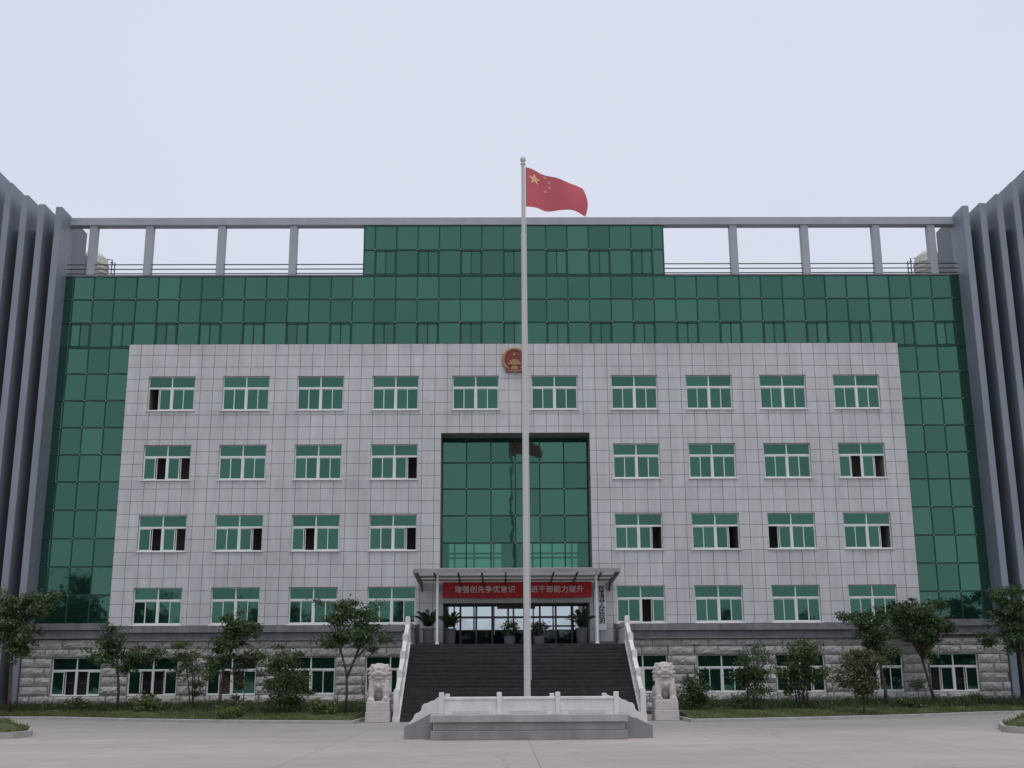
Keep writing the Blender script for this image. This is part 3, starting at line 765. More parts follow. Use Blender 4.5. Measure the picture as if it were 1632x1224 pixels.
# ------------------------------------------------------------------ stairs and balustrades
LZ = 3.06; NS = 20; Y0, Y1 = 47.1, 52.2
st = thing('entrance_staircase', 'broad flight of black polished granite steps up to the main doors', 'staircase')
tr_ = (Y1-Y0)/NS
for i in range(NS):
    z1 = LZ*(i+1)/(NS+0)
    put_box('step', M['black'], -4.62, 4.62, Y0+tr_*i, Y0+tr_*(i+1)+0.02, max(0, z1-LZ/NS-0.0), z1, st, 0.006)
b = MB(); b.prism_x([(Y0+0.35, 0.001), (Y1+0.1, 0.001), (Y1+0.1, LZ-LZ/NS-0.01), (Y1-0.1, LZ-2.2*LZ/NS)], -4.60, 4.60); b.build('stair_core', M['black'], st)
b = MB(); b.box(-4.62, 4.62, Y1+0.04, 57.0, 0, LZ-0.002); b.build('landing', M['granite2'], st)
slope = LZ/(Y1-Y0)
for s, lab in ((-1, 'left'), (1, 'right')):
    bl = thing('stone_balustrade', f'white stone stepped balustrade on the {lab} side of the black steps', 'balustrade', (s*4.78, Y0, 0), 'balustrades beside the steps')
    ys = [0.12+1.26*k for k in range(5)]
    for k, yy in enumerate(ys):
        zt = max(0, (yy-0.05)*slope); zt = min(zt, LZ)
        b = MB(); b.bbox(-0.11, 0.11, yy-0.11, yy+0.11, 0 if k == 0 else zt-0.35, zt+1.14, 0.012); b.bbox(-0.085, 0.085, yy-0.085, yy+0.085, zt+1.14, zt+1.20, 0.02)
        b.build('post', M['marble'], bl)
        if k < 4:
            y2 = ys[k+1]; z2 = min((y2-0.05)*slope, LZ)
            b = MB(); b.prism_x([(yy+.11, zt+0.16), (y2-.11, z2+0.0), (y2-.11, z2+0.62), (yy+.11, zt+0.78)], -0.055, 0.055); b.build('panel', M['marble'], bl)
            b = MB(); b.prism_x([(yy+.11, zt+0.86), (y2-.11, z2+0.70), (y2-.11, z2+0.86), (yy+.11, zt+1.02)], -0.085, 0.085); b.build('handrail', M['marble'], bl)
            b = MB(); b.bbox(-0.05, 0.05, (yy+y2)/2-0.1, (yy+y2)/2+0.1, (zt+z2)/2+0.69, (zt+z2)/2+0.83, 0.02); b.build('vase_block', M['marble'], bl)
    b = MB(); b.prism_x([(0.0, 0.0), (5.35, 0.0), (5.35, LZ+0.12), (5.1, LZ+0.12), (0.0, 0.16)], -0.14, 0.14); b.build('stringer', M['marble'], bl)
    # landing return towards the wall
    b = MB(); b.box(-0.07, 0.07, 5.28, 8.3, LZ+0.1, LZ+0.72); b.box(-0.09, 0.09, 5.28, 8.3, LZ+0.80, LZ+0.96); b.box(-0.14, 0.14, 5.36, 8.38, 0, LZ+0.098)
    b.build('landing_parapet', M['marble'], bl)

# ------------------------------------------------------------------ guardian lions
def remeshed(mb, name, mat, voxel):
    me = mb.mesh(name, mat); o = bpy.data.objects.new('tmp', me); COL.objects.link(o)
    m = o.modifiers.new('r', 'REMESH'); m.mode = 'VOXEL'; m.voxel_size = voxel; m.use_smooth_shade = True
    s_ = o.modifiers.new('s', 'SMOOTH'); s_.iterations = 2; s_.factor = 0.4
    bpy.context.view_layer.update()
    r_ = bpy.data.meshes.new_from_object(o.evaluated_get(bpy.context.evaluated_depsgraph_get())); r_.name = name
    bpy.data.objects.remove(o); r_.materials.clear(); r_.materials.append(mat); r_.shade_smooth()
    return r_
def lion_body():
    b = MB()
    b.sphere((0, .16, .46), (.35, .36, .47)); b.sphere((0, -.06, .72), (.365, .30, .32)); b.sphere((0, -.16, .62), (.30, .24, .24))
    b.sphere((0, -.04, 1.12), (.385, .34, .345)); b.sphere((0, -.10, 1.30), (.30, .26, .165)); b.sphere((0, .12, .95), (.36, .30, .34))
    b.sphere((0, -.36, 1.06), (.25, .14, .115)); b.sphere((0, -.32, 1.26), (.25, .10, .075)); b.sphere((0, -.47, 1.115), (.115, .06, .055))
    b.sphere((0, -.35, .90), (.20, .12, .055))
    for s in (-1, 1):
        b.sphere((s*.135, -.40, 1.185), (.062, .05, .052)); b.sphere((s*.33, -.10, 1.25), (.075, .06, .10)); b.sphere((s*.20, -.33, 1.03), (.12, .10, .09))
        b.sphere((s*.15, -.36, 1.275), (.12, .06, .05)); b.sphere((s*.17, -.41, .985), (.05, .03, .03))
        b.tube([(s*.22, -.14, .72), (s*.27, -.24, .40), (s*.28, -.28, .10)], [.17, .14, .115], 12); b.sphere((s*.28, -.36, .09), (.145, .19, .09))
        for k in (-1, 0, 1): b.sphere((s*.28+k*.09, -.50, .065), (.05, .07, .06), 8, 6)
        b.sphere((s*.33, .12, .30), (.15, .30, .30)); b.sphere((s*.36, -.04, .07), (.12, .24, .075))
    for row, (zz, rr, n, y0) in enumerate(((1.36, .30, 9, 0.02), (1.22, .385, 11, .04), (1.06, .40, 11, .05), (.90, .385, 10, .05), (.78, .37, 9, .05))):
        for i in range(n):
            a = math.radians(-25 + 230*i/(n-1)); b.sphere((rr*math.cos(a), y0+rr*math.sin(a)*.85-.03, zz), .075, 8, 6)
    for i in range(13):     # collar
        a = math.radians(180+180*i/12); b.sphere((.34*math.cos(a), -.08+.30*math.sin(a), .64), .04, 7, 5)
    b.sphere((0, -.42, .57), (.06, .05, .075)); b.box(-.42, .42, -.56, .48, -.01, .035)
    return remeshed(b, 'lion_body', M['lion'], 0.02)
LION = lion_body()
for x, y, lab, sgn in ((-5.47, 47.35, 'carved stone guardian lion on plinth left of the steps', 1), (5.68, 47.55, 'carved stone guardian lion on plinth right of the steps', -1)):
    li = thing('stone_lion', lab, 'statue', (x, y, 0), 'pair of guardian lions')
    o = link('lion_body', LION, li, (0, 0, 0.755)); o.scale = (sgn*1.0, 1.0, 1.0)
    b = MB(); b.bbox(-.46, .46, -.60, .56, 0, .40, .015); b.bbox(-.44, .44, -.58, .54, .41, .755, .02); b.box(-.43, .43, -.57, .53, .39, .42)
    b.build('plinth', M['lionbase'], li)
    bl_ = MB(); bl_.sphere((sgn*.28, -.46, .87), .11, 14, 10); bl_.build('ball', M['lion'], li, smooth=True)
b = MB(); b.box(-.55, .55, -.7, .7, 0, .055); 
# ------------------------------------------------------------------ flag platform
FP = thing('flag_platform', 'low grey granite platform with white stone railing at the foot of the flagpole', 'platform', (0.02, 35.2, 0))
def fp(name, mat, *a, bev=0.012): return_ = MB(); return_.bbox(*a, bev); return return_.build(name, mat, FP)
yF, yB = -2.2, 2.2
fp('base_step', M['granite2'], -2.66, 2.66, yF, yB, 0, 0.235); fp('plinth', M['granite'], -2.60, 2.60, yF+0.12, yB-0.12, 0.235, 0.455); fp('slab', M['granite'], -2.68, 2.68, yF-0.02, yB+0.02, 0.455, 0.665, bev=0.02)
PX = [-2.38, -0.80, 0.80, 2.40]
for yy, zs_ in ((yF+0.28, 1.0), (yB-0.3, 0.86)):
    for x in PX: fp('railing_post', M['marble'], x-0.068, x+0.068, yy-0.068, yy+0.068, 0.66, 0.66+0.585*zs_)
    for i in range(3):
        a, c = PX[i]+0.068, PX[i+1]-0.068
        fp('rail', M['marble'], a, c, yy-0.055, yy+0.055, 0.66+0.385*zs_, 0.66+0.465*zs_); fp('railing_panel', M['marble'], a, c, yy-0.03, yy+0.03, 0.66+0.085*zs_, 0.66+0.383*zs_, bev=0.006)
        for q in (a+0.12, c-0.12): fp('railing_foot', M['marble'], q-0.1, q+0.1, yy-0.035, yy+0.035, 0.66, 0.66+0.083*zs_, bev=0.004)
prof = [(2.45, 0.665), (2.45, 1.12), (2.53, 1.08), (2.60, 1.02), (2.70, 1.00), (2.78, 0.945), (2.88, 0.93), (2.94, 0.87), (2.96, 0.76), (3.02, 0.70), (3.09, 0.68), (3.15, 0.62), (3.18, 0.53), (3.30, 0.42), (3.30, 0.36), (2.70, 0.66)]
for s in (-1, 1):
    for yy in (yF+0.78, yB-0.55):
        b = MB(); b.prism([(s*2.64, 0.0), (s*3.42, 0.0), (s*3.42, 0.34), (s*2.64, 0.645)], yy-0.16, yy+0.16); b.build('cheek_wall', M['granite2'], FP)
        b = MB(); b.prism([(s*x, z+0.012) for x, z in prof], yy-0.10, yy+0.10); b.build('scroll_stone', M['marble'], FP)
    for k in range(3):
        a, c = sorted((s*(2.66+0.26*k), s*(2.66+0.26*(k+1)))); fp('side_step', M['granite'], a, c, yF+0.95, yB-0.72, 0, 0.5-0.165*k)
# flagpole and flag
po = thing('flagpole', 'tall tapering steel flagpole standing in the middle of the granite platform', 'flagpole', (0.03, 35.2, 0.66))
b = MB(); b.lathe([(0.096, 0), (0.090, 7.5), (0.076, 14.6)], 0, 0, 36); b.build('shaft', M['steel'], po)
b = MB(); b.lathe([(0.076, 14.6), (0.082, 14.61), (0.082, 14.68), (0.064, 14.70)], 0, 0, 24); b.build('collar', M['steel'], po)
b = MB(); b.lathe([(0.064, 14.70), (0.057, 17.09)], 0, 0, 36); b.build('upper_shaft', M['steel'], po)
b = MB(); b.lathe([(0.20, 0), (0.20, 0.04), (0.13, 0.06), (0.12, 0.12)], 0, 0, 20); b.build('base_flange', M['steel'], po)
b = MB(); b.lathe([(0.05, 17.08), (0.085, 17.10), (0.085, 17.14), (0.055, 17.17), (0.06, 17.19), (0.085, 17.22), (0.095, 17.27), (0.085, 17.32), (0.05, 17.36), (0.01, 17.375)], 0, 0, 18); b.build('finial', M['steel'], po, smooth=True)
b = MB(); b.tube([(0.115, -0.02, 0.9), (0.10, -0.02, 9), (0.075, -0.02, 16.9)], 0.008, 5); b.build('halyard', M['signwhite'], po)
fl = thing('flag', 'red flag with yellow stars flying from the top of the pole', 'flag', (0.11, 35.2, 16.28))
def lerp_curve(pts, s):
    for (s0, a0), (s1, a1) in zip(pts, pts[1:]):
        if s <= s1: 
            t = (s-s0)/(s1-s0) if s1 > s0 else 0; return a0+(a1-a0)*t
    return pts[-1][1]
def smooth_curve(pts, s, h=0.05): return sum(lerp_curve(pts, min(1, max(0, s+d*h))) for d in (-1, -.5, 0, .5, 1))/5
TOPZ = [(0, 1.40), (0.15, 1.345), (0.3, 1.16), (0.43, 1.01), (0.6, 0.91), (0.8, 0.78), (1, 0.66)]
BOTZ = [(0, 0.02), (0.18, 0.01), (0.35, -0.10), (0.55, -0.08), (0.7, -0.15), (0.86, -0.24), (1, -0.345)]
def flag_pt(s, t):           # s along the fly, t from foot to top
    zt, zb = smooth_curve(TOPZ, s), smooth_curve(BOTZ, s)
    x = 1.90*s + 0.11*s*s*math.sin(math.pi*min(1, max(0, t*0.95+0.02))) - 0.06*s*t*t
    y = 0.17*math.sin(6.2*s+1.3*t-0.4)*min(1, s*3) + 0.07*math.sin(13*s-2.2*t+1)*s
    return (x, y, zb+(zt-zb)*t)
b = MB(); NX_, NZ_ = 48, 28
for i in range(NX_+1):
    for k in range(NZ_+1): b.v.append(flag_pt(i/NX_, k/NZ_))
for i in range(NX_):
    for k in range(NZ_): n = i*(NZ_+1)+k; b.f.append((n, n+NZ_+1, n+NZ_+2, n+1))
b.build('cloth', M['flag'], fl, smooth=True)
def flag_star(cs, ct, rs, rot):
    b = MB()
    for side in (-1, 1):
        c0 = flag_pt(cs, ct); pc_ = Vector(c0)+Vector((0, side*0.012, 0)); ring = []
        for i in range(10):
            rr = rs if i % 2 == 0 else rs*0.4; a = rot+math.pi*i/5
            ring.append(Vector(flag_pt(cs+rr*math.sin(a)/1.95, ct+rr*math.cos(a)/1.38)) + Vector((0, side*0.012, 0)))
        n = len(b.v); b.v += [tuple(pc_)]+[tuple(q) for q in ring]
        for i in range(10): b.f.append((n, n+1+i, n+1+(i+1) % 10))
    me = b.mesh('star', M['star'], fix=False); link('star', me, fl)
flag_star(0.155, 0.75, 0.215, 0)
for cs, ct, rt in ((0.33, 0.92, .4), (0.40, 0.80, .9), (0.40, 0.66, 1.3), (0.33, 0.54, .6)): flag_star(cs, ct, 0.068, rt)

# ------------------------------------------------------------------ roof tanks
for s, lab in ((-1, 'ribbed steel water tank on the roof behind the leftmost post'), (1, 'ribbed steel water tank on the roof behind the rightmost post')):
    tk = thing('water_tank', lab, 'water tank', (s*23.55, 62.3, 21.48), 'roof water tanks')
    prof = []; z = 0.0
    while z < 2.75: prof += [(0.92, z), (0.96, z+0.06), (0.96, z+0.14), (0.92, z+0.2)]; z += 0.25
    b = MB(); b.lathe(prof+[(0.85, 3.02), (0.55, 3.28), (0.15, 3.40)], 0, 0, 28); b.build('drum', M['tank'], tk, smooth=False)
    b = MB()
    for yy in (-0.25, 0.25): b.tube([(-s*0.95, yy, 2.9), (-s*1.22, yy, 2.9), (-s*1.22, yy, 0)], 0.03, 6)
    for k in range(9): b.tube([(-s*1.22, -0.25, 0.3+0.3*k), (-s*1.22, 0.25, 0.3+0.3*k)], 0.018, 5)
    b.build('ladder', M['rail'], tk)

# ------------------------------------------------------------------ plants
def leaf_mesh(name, centres, sizes, mat, up=0.35, aspect=0.5, rng=RNG):
    n = len(centres); c = np.asarray(centres); s = np.asarray(sizes)[:, None]
    d = rng.normal(size=(n, 3)); d[:, 2] -= 0.25; d /= np.linalg.norm(d, axis=1)[:, None]
    nn = rng.normal(size=(n, 3)); nn[:, 2] += up*2; w = np.cross(d, nn); w /= np.linalg.norm(w, axis=1)[:, None]+1e-9
    nrm = np.cross(w, d)
    v = np.empty((n, 4, 3)); v[:, 0] = c-d*s*.5; v[:, 1] = c+w*s*aspect*.5+nrm*s*.06; v[:, 2] = c+d*s*.5-nrm*s*.05; v[:, 3] = c-w*s*aspect*.5+nrm*s*.06
    return fast_mesh(name, v.reshape(-1, 3), 4, mat)
def fast_mesh(name, v, k, mat):
    me = bpy.data.meshes.new(name); n = len(v); me.vertices.add(n); me.vertices.foreach_set('co', np.ascontiguousarray(v, dtype=np.float32).ravel())
    me.loops.add(n); me.loops.foreach_set('vertex_index', np.arange(n, dtype=np.int32))
    me.polygons.add(n//k); me.polygons.foreach_set('loop_start', np.arange(0, n, k, dtype=np.int32))
    me.update(calc_edges=True); me.materials.append(mat); return me
def blob_points(lobes, n, rng, hollow=0.35, clump=0.16, per=60):
    """leaf centres in tufts spread through the lobes, so that gaps stay open between the tufts"""
    vol = np.array([(l[3]*l[4]*l[5])**.8 for l in lobes]); vol = vol/vol.sum(); pts = []
    for l, f in zip(lobes, vol):
        m = max(3, int(n*f/per)); d = rng.normal(size=(m, 3)); d /= np.linalg.norm(d, axis=1)[:, None]
        r_ = (hollow**3+(1-hollow**3)*rng.random(m))**(1/3)*(0.6+0.75*rng.random(m)**1.3)
        cc = np.array(l[:3])+d*r_[:, None]*np.array(l[3:6])
        k = rng.integers(per//3, per*2-per//3, size=m); sg = clump*(.6+.8*rng.random(m))
        cc = np.repeat(cc, k, axis=0); sg = np.repeat(sg, k)[:, None]
        pts.append(cc+rng.normal(size=cc.shape)*sg*np.array((1.15, 1.15, .6)))
    return np.concatenate(pts)
def tree(name, label, cat, base, lobes, n, leaf, mat, stems, bark, seed, trad=0.06, group=None, clump=0.15, per=60, hollow=0.30):
    """lobes in local space (x, y, z, rx, ry, rz); stems: list of trunk paths"""
    rng = np.random.default_rng(seed); o = thing(name, label, cat, base, group)
    t = MB()
    for path in stems:
        k = len(path); t.tube([(p[0]+rng.normal(0, .015), p[1]+rng.normal(0, .015), p[2]) for p in path], [trad*(1-0.55*i/(k-1)) for i in range(k)], 9)
    tops = [Vector(p[int(len(p)*.6)]) for p in stems]
    for l in lobes:
        for _ in range(4):
            d = rng.normal(size=3); d /= np.linalg.norm(d); e = Vector((l[0]+d[0]*l[3]*.75, l[1]+d[1]*l[4]*.75, l[2]+abs(d[2])*l[5]*.6))
            a = min(tops, key=lambda q: (q-e).length); mid = (a+e)/2+Vector((0, 0, .08)); t.tube([tuple(a), tuple(mid), tuple(e)], [trad*.4, trad*.28, trad*.1], 5)
    t.build('trunk', bark, o, smooth=True)
    leaf *= .82; p = blob_points(lobes, int(n*1.2), rng, hollow, clump*.9, int(per*1.35))
    link('crown', leaf_mesh('crown', p, leaf*(0.6+0.8*rng.random(len(p))), mat, rng=rng), o)
    return o
def T(name, label, bx_, by_, lobes, n, leaf, mat, stems, bark='bark', trad=.06, bz=None, **kw):
    z = bed_z(bx_, by_)-0.03 if bz is None else bz
    lo = [(l[0]-bx_, (l[4] if len(l) > 4 else 0), l[1]-z, l[2], l[5] if len(l) > 5 else l[2]*.85, l[3]) for l in lobes]
    if stems is None: stems = [[(0, 0, 0), (0.02, 0, .8), (lo[0][0]*.6, 0, lo[0][2]*.8), (lo[0][0], 0, lo[0][2]+.2)]]
    return tree(name, label, 'tree', (bx_, by_, z), lo, n, leaf, M[mat], stems, M[bark], hash((bx_, by_)) % 9999, trad, 'trees along the building front', **kw)
# lobe: absolute x, absolute z, rx, rz
T('young_tree', 'broad leafy tree at the far left edge before the grey fins', -22.35, 53.7, [(-22.6, 4.6, 1.0, 1.0), (-21.5, 4.9, .9, .75), (-22.7, 3.6, .9, .9), (-21.9, 3.6, .8, .6), (-22.3, 2.9, .6, .5)], 7000, .17, 'leafB', None, 'barkred', .10, bz=.2)
T('young_tree', 'dark tiered tree with round top, second from the left edge', -17.37, 53.0, [(-17.75, 3.65, .62, .55), (-17.9, 2.75, .95, .40), (-16.4, 2.65, .95, .42), (-17.3, 2.25, .6, .35)], 4600, .16, 'leafA', None, 'bark', .075)
T('multistem_tree', 'thin sparse olive tree with several stems left of the bare trunk', -14.1, 52.6, [(-14.4, 2.75, .85, .45), (-14.2, 1.95, .75, .55), (-14.0, 1.3, .5, .4)], 2600, .13, 'leafB', [[(0, 0, 0), (-.12, 0, .8), (-.35, 0, 2.0)], [(.08, 0, 0), (.15, 0, .9), (.1, 0, 2.2)], [(.04, .1, 0), (-.02, .1, 1.5), (-.3, 0, 2.6)]], 'bark', .03, clump=.14)
T('young_tree', 'slim dark trunk with leafy crown leaning right, in front of brown curtain window', -12.0, 48.8, [(-11.35, 3.65, .85, .55), (-11.65, 2.85, .55, .45), (-12.2, 2.3, .45, .35), (-10.5, 2.55, .42, .25)], 4200, .16, 'leafA', [[(0, 0, 0), (.02, 0, .9), (.1, 0, 1.8), (.55, 0, 3.0), (.65, 0, 3.7)]], 'bark', .07)
T('sapling', 'small brownish sapling beside the slim dark trunk', -11.15, 49.2, [(-11.2, 2.2, .5, .42), (-11.25, 1.5, .45, .25), (-11.6, .75, .3, .2)], 1100, .13, 'leafC', None, 'bark', .025)
T('bushy_tree', 'wide bushy olive tree reaching the ground, left of the lion', -9.45, 49.3, [(-9.4, 2.35, .75, .6), (-9.75, 1.6, .9, .7), (-9.0, 1.4, .75, .7), (-9.5, .85, .9, .35)], 6000, .13, 'leafB', [[(0, 0, 0), (0, 0, 1), (0, 0, 2.2)], [(-.15, 0, 0), (-.35, 0, 1), (-.5, 0, 1.9)], [(.12, 0, 0), (.3, 0, 1), (.45, 0, 1.8)]], 'bark', .04, clump=.15)
T('young_tree', 'taller forked tree beside the left stone lion', -6.93, 48.6, [(-7.3, 4.3, .75, .65), (-6.4, 4.1, .95, .6), (-6.7, 3.4, 1.1, .55), (-5.9, 3.2, .6, .4), (-7.4, 3.2, .5, .4)], 5200, .16, 'leafA', [[(0, 0, 0), (.02, 0, .8), (0, 0, 1.6), (-.35, 0, 2.8), (-.45, 0, 3.8)], [(0, 0, 1.4), (.3, 0, 2.1), (.7, 0, 3.2)]], 'bark', .065)
T('shrub_tree', 'low dark feathery shrub just right of the right lion', 7.2, 49.6, [(7.2, 1.25, .55, .5), (7.0, .75, .55, .35), (7.5, .8, .4, .35)], 2600, .14, 'leafA', None, 'bark', .03)
T('bushy_tree', 'upright dark bush covering the right half of its window', 9.35, 49.8, [(9.6, 2.2, .65, .6), (9.35, 1.5, .7, .55), (9.9, 1.3, .5, .55), (9.3, .8, .6, .3)], 4200, .13, 'leafA', [[(0, 0, 0), (.05, 0, 1), (.2, 0, 2.2)], [(.25, 0, 0), (.35, 0, .9), (.4, 0, 1.8)]], 'bark', .035)
T('multistem_tree', 'bright leafed tree on four slim stems in front of a window', 11.8, 50.8, [(11.95, 2.7, .85, .55), (11.6, 2.0, .8, .55), (12.2, 1.6, .75, .55), (11.6, 1.1, .7, .4)], 4600, .14, 'leafB', [[(0, 0, 0), (-.05, 0, .8), (-.1, 0, 2)], [(.12, 0, 0), (.14, 0, .8), (.2, 0, 2.2)], [(.26, 0, 0), (.3, 0, .9), (.45, 0, 1.9)], [(-.1, .1, 0), (-.2, 0, 1), (-.35, 0, 1.8)]], 'bark', .04)
T('bushy_tree', 'greyish olive bushy tree nearest the kerb on the right', 13.77, 48.5, [(13.5, 2.15, .7, .5), (14.3, 2.1, .6, .45), (13.3, 1.5, .6, .45), (14.1, 1.3, .6, .4), (13.6, .9, .4, .25)], 4200, .13, 'leafC', [[(0, 0, 0), (0, 0, .7), (-.1, 0, 1.9)], [(.05, 0, .4), (.3, 0, 1.2), (.5, 0, 2)]], 'barkred', .045)
T('young_tree', 'tall dark tree with spreading left limb behind the greyish bush', 16.05, 52.9, [(15.6, 4.0, .8, .5), (15.9, 3.3, .9, .6), (16.0, 2.6, .7, .4), (14.6, 4.2, .5, .25)], 4600, .16, 'leafA', None, 'bark', .085)
T('young_tree', 'dense tree on a leaning trunk before the last window on the right', 18.7, 54.3, [(18.3, 4.5, 1.2, .6), (17.6, 4.2, .8, .5), (18.9, 3.9, .9, .6), (18.2, 3.3, .8, .5), (18.6, 2.6, .4, .4)], 6400, .17, 'leafA', [[(0, 0, 0), (-.15, 0, .9), (-.4, 0, 1.9), (-.3, 0, 3.2)]], 'barkred', .085)
T('young_tree', 'broad tree at the far right edge before the grey fins', 22.5, 53.6, [(22.4, 4.9, 1.2, .75), (22.2, 4.0, 1.1, .7), (21.2, 3.1, .8, .3), (22.5, 3.1, .8, .5)], 6200, .17, 'leafA', None, 'bark', .10, bz=.2)
T('sapling', 'tiny sapling beside the leaning trunk', 17.95, 54.3, [(18.0, 1.25, .3, .3)], 350, .13, 'leafB', None, 'bark', .02)
def bush(label, x, y, r_, h, n, mat, leaf=.11):
    z = bed_z(x, y)-.03; rng = np.random.default_rng(int(abs(x)*100)); o = thing('low_shrub', label, 'shrub', (x, y, z), 'low shrubs in the beds')
    p = blob_points([(0, 0, h*.5, r_, r_*.8, h*.5), (r_*.4, 0, h*.35, r_*.6, r_*.5, h*.35)], n, rng, .2, .09, 30)
    t = MB()
    for _ in range(6): a = rng.random()*6.28; t.tube([(0, 0, 0), (math.cos(a)*r_*.5, math.sin(a)*r_*.4, h*.7)], [.012, .006], 5)
    t.build('stems', M['bark'], o); link('foliage', leaf_mesh('foliage', p, leaf*(.6+.8*rng.random(len(p))), M[mat], rng=rng), o)
bush('low yellowish shrub at the foot of the wall near the tiered tree', -15.9, 52.3, .75, .75, 1500, 'leafD')
bush('round low green shrub between the bushy tree and forked tree', -7.8, 48.3, .5, .62, 1100, 'leafD')
bush('small bright shrub in front of the slim dark trunk', -11.3, 47.6, .55, .5, 1000, 'leafD')
bush('dark low shrub by the grass edge near the leaning trunk', 16.9, 52.0, .6, .5, 900, 'leafA')
bush('weedy shrub under the last window on the right', 20.2, 54.4, .7, .45, 900, 'leafB')
bush('weedy shrub under the first window on the left', -19.6, 54.2, .7, .5, 900, 'leafB')
# grass
def blades(region_pts, n_name, hmin, hmax, mat):
    p = np.asarray(region_pts); n = len(p); a = RNG.random(n)*6.28; h = hmin+(hmax-hmin)*RNG.random(n)**2; w_ = .012+.012*RNG.random(n)
    lean = RNG.normal(size=(n, 2))*.35*h[:, None]
    v = np.empty((n, 3, 3)); v[:, 0] = p+np.stack([np.cos(a)*w_, np.sin(a)*w_, 0*a], 1); v[:, 1] = p-np.stack([np.cos(a)*w_, np.sin(a)*w_, 0*a], 1)
    v[:, 2] = p+np.concatenate([lean, h[:, None]], 1)
    o = link(n_name, fast_mesh(n_name, v.reshape(-1, 3), 3, mat)); return o
pts = []; tall = []
for xa, xb, n in ((-23.8, -6.3, 42000), (6.5, 23.8, 42000)):
    for _ in range(n):
        x = random.uniform(xa, xb); k = kerb_y(x)+.13; y = k+(55.4-k)*random.random()
        (tall if (y-k)/(55.4-k) > .35 and random.random() < 0.25+0.35*(math.sin(x*1.7)+math.sin(x*.61+y) > .7) else pts).append((x, y, bed_z(x, y)-.02))
def inside(poly, x, y):
    r_ = False
    for i in range(len(poly)):
        (x0, y0), (x1, y1) = poly[i], poly[i-1]
        if (y0 > y) != (y1 > y) and x < (x1-x0)*(y-y0)/(y1-y0)+x0: r_ = not r_
    return r_
ip = []
for r0, r1 in ISL:
    xs = [p[0] for p in r0]; ys = [p[1] for p in r0]; c = (sum(xs)/len(xs), sum(ys)/len(ys))
    for _ in range(30000):
        x = random.uniform(min(xs), max(xs)); y = random.uniform(min(ys), max(ys))
        if abs(x) > 21 or not inside(r0, x, y): continue
        ip.append((x, y, 0.34 if inside(r1, x, y) else 0.17))
tag(blades(pts, 'grass', .04, .12, M['grass']), 'short green grass in the beds before the building', 'grass', kind='stuff')
tag(blades(tall, 'weeds', .12, .38, M['weed']), 'taller weeds growing through the bed grass', 'weeds', kind='stuff')
tag(blades(ip, 'island_grass', .05, .16, M['grass']), 'short grass on the kerbed traffic islands', 'grass', kind='stuff')
# potted plants on the landing
def potted(label, x, y, kind):
    o = thing('potted_plant', label, 'plant', (x, y, LZ), 'potted plants on the landing'); rng = np.random.default_rng(int(abs(x*37))+3)
    if kind == 'palm':
        b = MB(); b.lathe([(.17, 0), (.22, .1), (.25, .62), (.28, .66), (.28, .74), (.22, .74), (.21, .66)], 0, 0, 18); b.build('pot', M['pot'], o)
        vs = []
        for f in range(20):
            a = 2*math.pi*f/20+rng.normal(0, .2); L = .9+.5*rng.random(); el = .75+.7*rng.random()
            for k in range(26):
                t = k/25; r_ = L*t; px_, pz_ = math.cos(el)*r_, .74+math.sin(el)*r_+.1-.42*t*t*L
                for s in (-1, 1):
                    q = np.array((math.cos(a)*px_, math.sin(a)*px_, pz_)); sd_ = np.array((-math.sin(a), math.cos(a), 0))*s; fw = np.array((math.cos(a), math.sin(a), -.35))
                    ln_ = .26*(1-.5*t); e = q+sd_*ln_*.8+fw*ln_*.5; w_ = np.array((0, 0, .018))+fw*.012
                    vs += [q-w_, q+w_, e]
        link('fronds', fast_mesh('fronds', np.array(vs), 3, M['leafP']), o)
    else:
        b = MB(); b.lathe([(.16, 0), (.22, .05), (.25, .34), (.27, .38), (.22, .38), (.21, .32)], 0, 0, 16); b.build('pot', M['pot'], o)
        p = blob_points([(0, 0, .70, .33, .33, .33)], 700, rng, .2, .08, 24)
        t = MB(); t.tube([(0, 0, .3), (.02, 0, .7)], .02, 6); t.build('stem', M['bark'], o)
        link('foliage', leaf_mesh('foliage', p, .10*(.6+.8*rng.random(len(p))), M['leafP'], rng=rng), o)
potted('potted palm beside the top of the left balustrade', -3.95, 53.3, 'palm')
potted('potted palm just inside the left canopy column', -3.0, 53.9, 'palm')
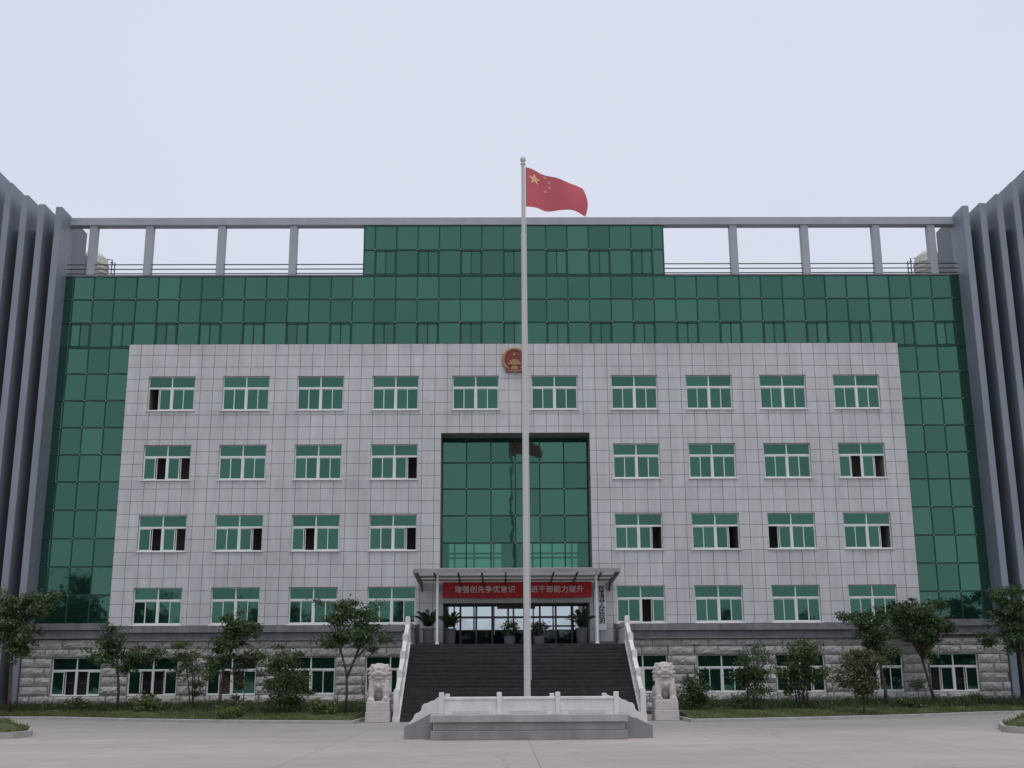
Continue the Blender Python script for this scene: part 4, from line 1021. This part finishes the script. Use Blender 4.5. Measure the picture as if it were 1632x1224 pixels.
potted('potted palm just inside the right canopy column', 2.9, 53.9, 'palm')
potted('small clipped shrub in a dark pot left of the flagpole', -0.35, 53.2, 'shrub')
potted('small clipped shrub in a dark pot right of the flagpole', 0.95, 53.2, 'shrub')
# trees across the plaza, seen as dark reflections in the lower glass
protos = []
def far_tree(x, y, sc, i):
    if len(protos) < 3:
        o = tree('plaza_tree', 'tall leafy tree across the plaza, seen as a dark reflection in glass', 'tree', (x, y, 0), [(0, 0, 6.2, 2.6, 2.4, 2.2), (1.2, .4, 4.6, 2.3, 2.2, 1.8), (-1.3, -.3, 4.3, 2.3, 2.2, 1.7), (0, 0, 3.0, 2.6, 2.4, 1.4)], 5200, .42, M['leafF'],
                 [[(0, 0, 0), (.1, 0, 2.5), (0, 0, 6)]], M['bark'], 400+i, .16, 'trees across the plaza', clump=.45, per=40)
        protos.append(o)
    else:
        q = protos[i % 3]; o = q.copy(); COL.objects.link(o); o.location = (x, y, 0)
        for ch in q.children: c = ch.copy(); COL.objects.link(c); c.parent = o
    o.scale = (sc*1.15, sc*1.15, sc); o.rotation_euler = (0, 0, i*1.7)
for i, x in enumerate(np.arange(-74, 75, 5.3)):
    sc = random.uniform(.95, 1.2) + (0.5 if -70 < x < -42 and i % 3 else 0) + (0.28 if 50 < x < 70 else 0)
    far_tree(float(x), -34+random.uniform(-4, 4), sc, i)
hd = thing('added_hedge', 'long clipped hedge across the plaza, added unseen to darken the basement glass', 'added_hedge', (0, -40, 0))  # added out of view to keep bright sky out of the basement glass
rng = np.random.default_rng(5); hp = np.stack([rng.uniform(-80, 80, 26000), rng.normal(0, .5, 26000), rng.uniform(.05, 3.6, 26000)], 1)
link('foliage', leaf_mesh('foliage', hp, .5*(.6+.8*rng.random(len(hp))), M['leafF'], rng=rng), hd)  # leaves of the added hedge
b = MB(); b.bbox(-80, 80, -.3, .3, 0, 3.2, .1); b.build('stems', M['bark'], hd)  # solid opaque core of the added hedge
print('tiles', len(tiles), 'blocks', nblk, 'objects', len(bpy.data.objects))
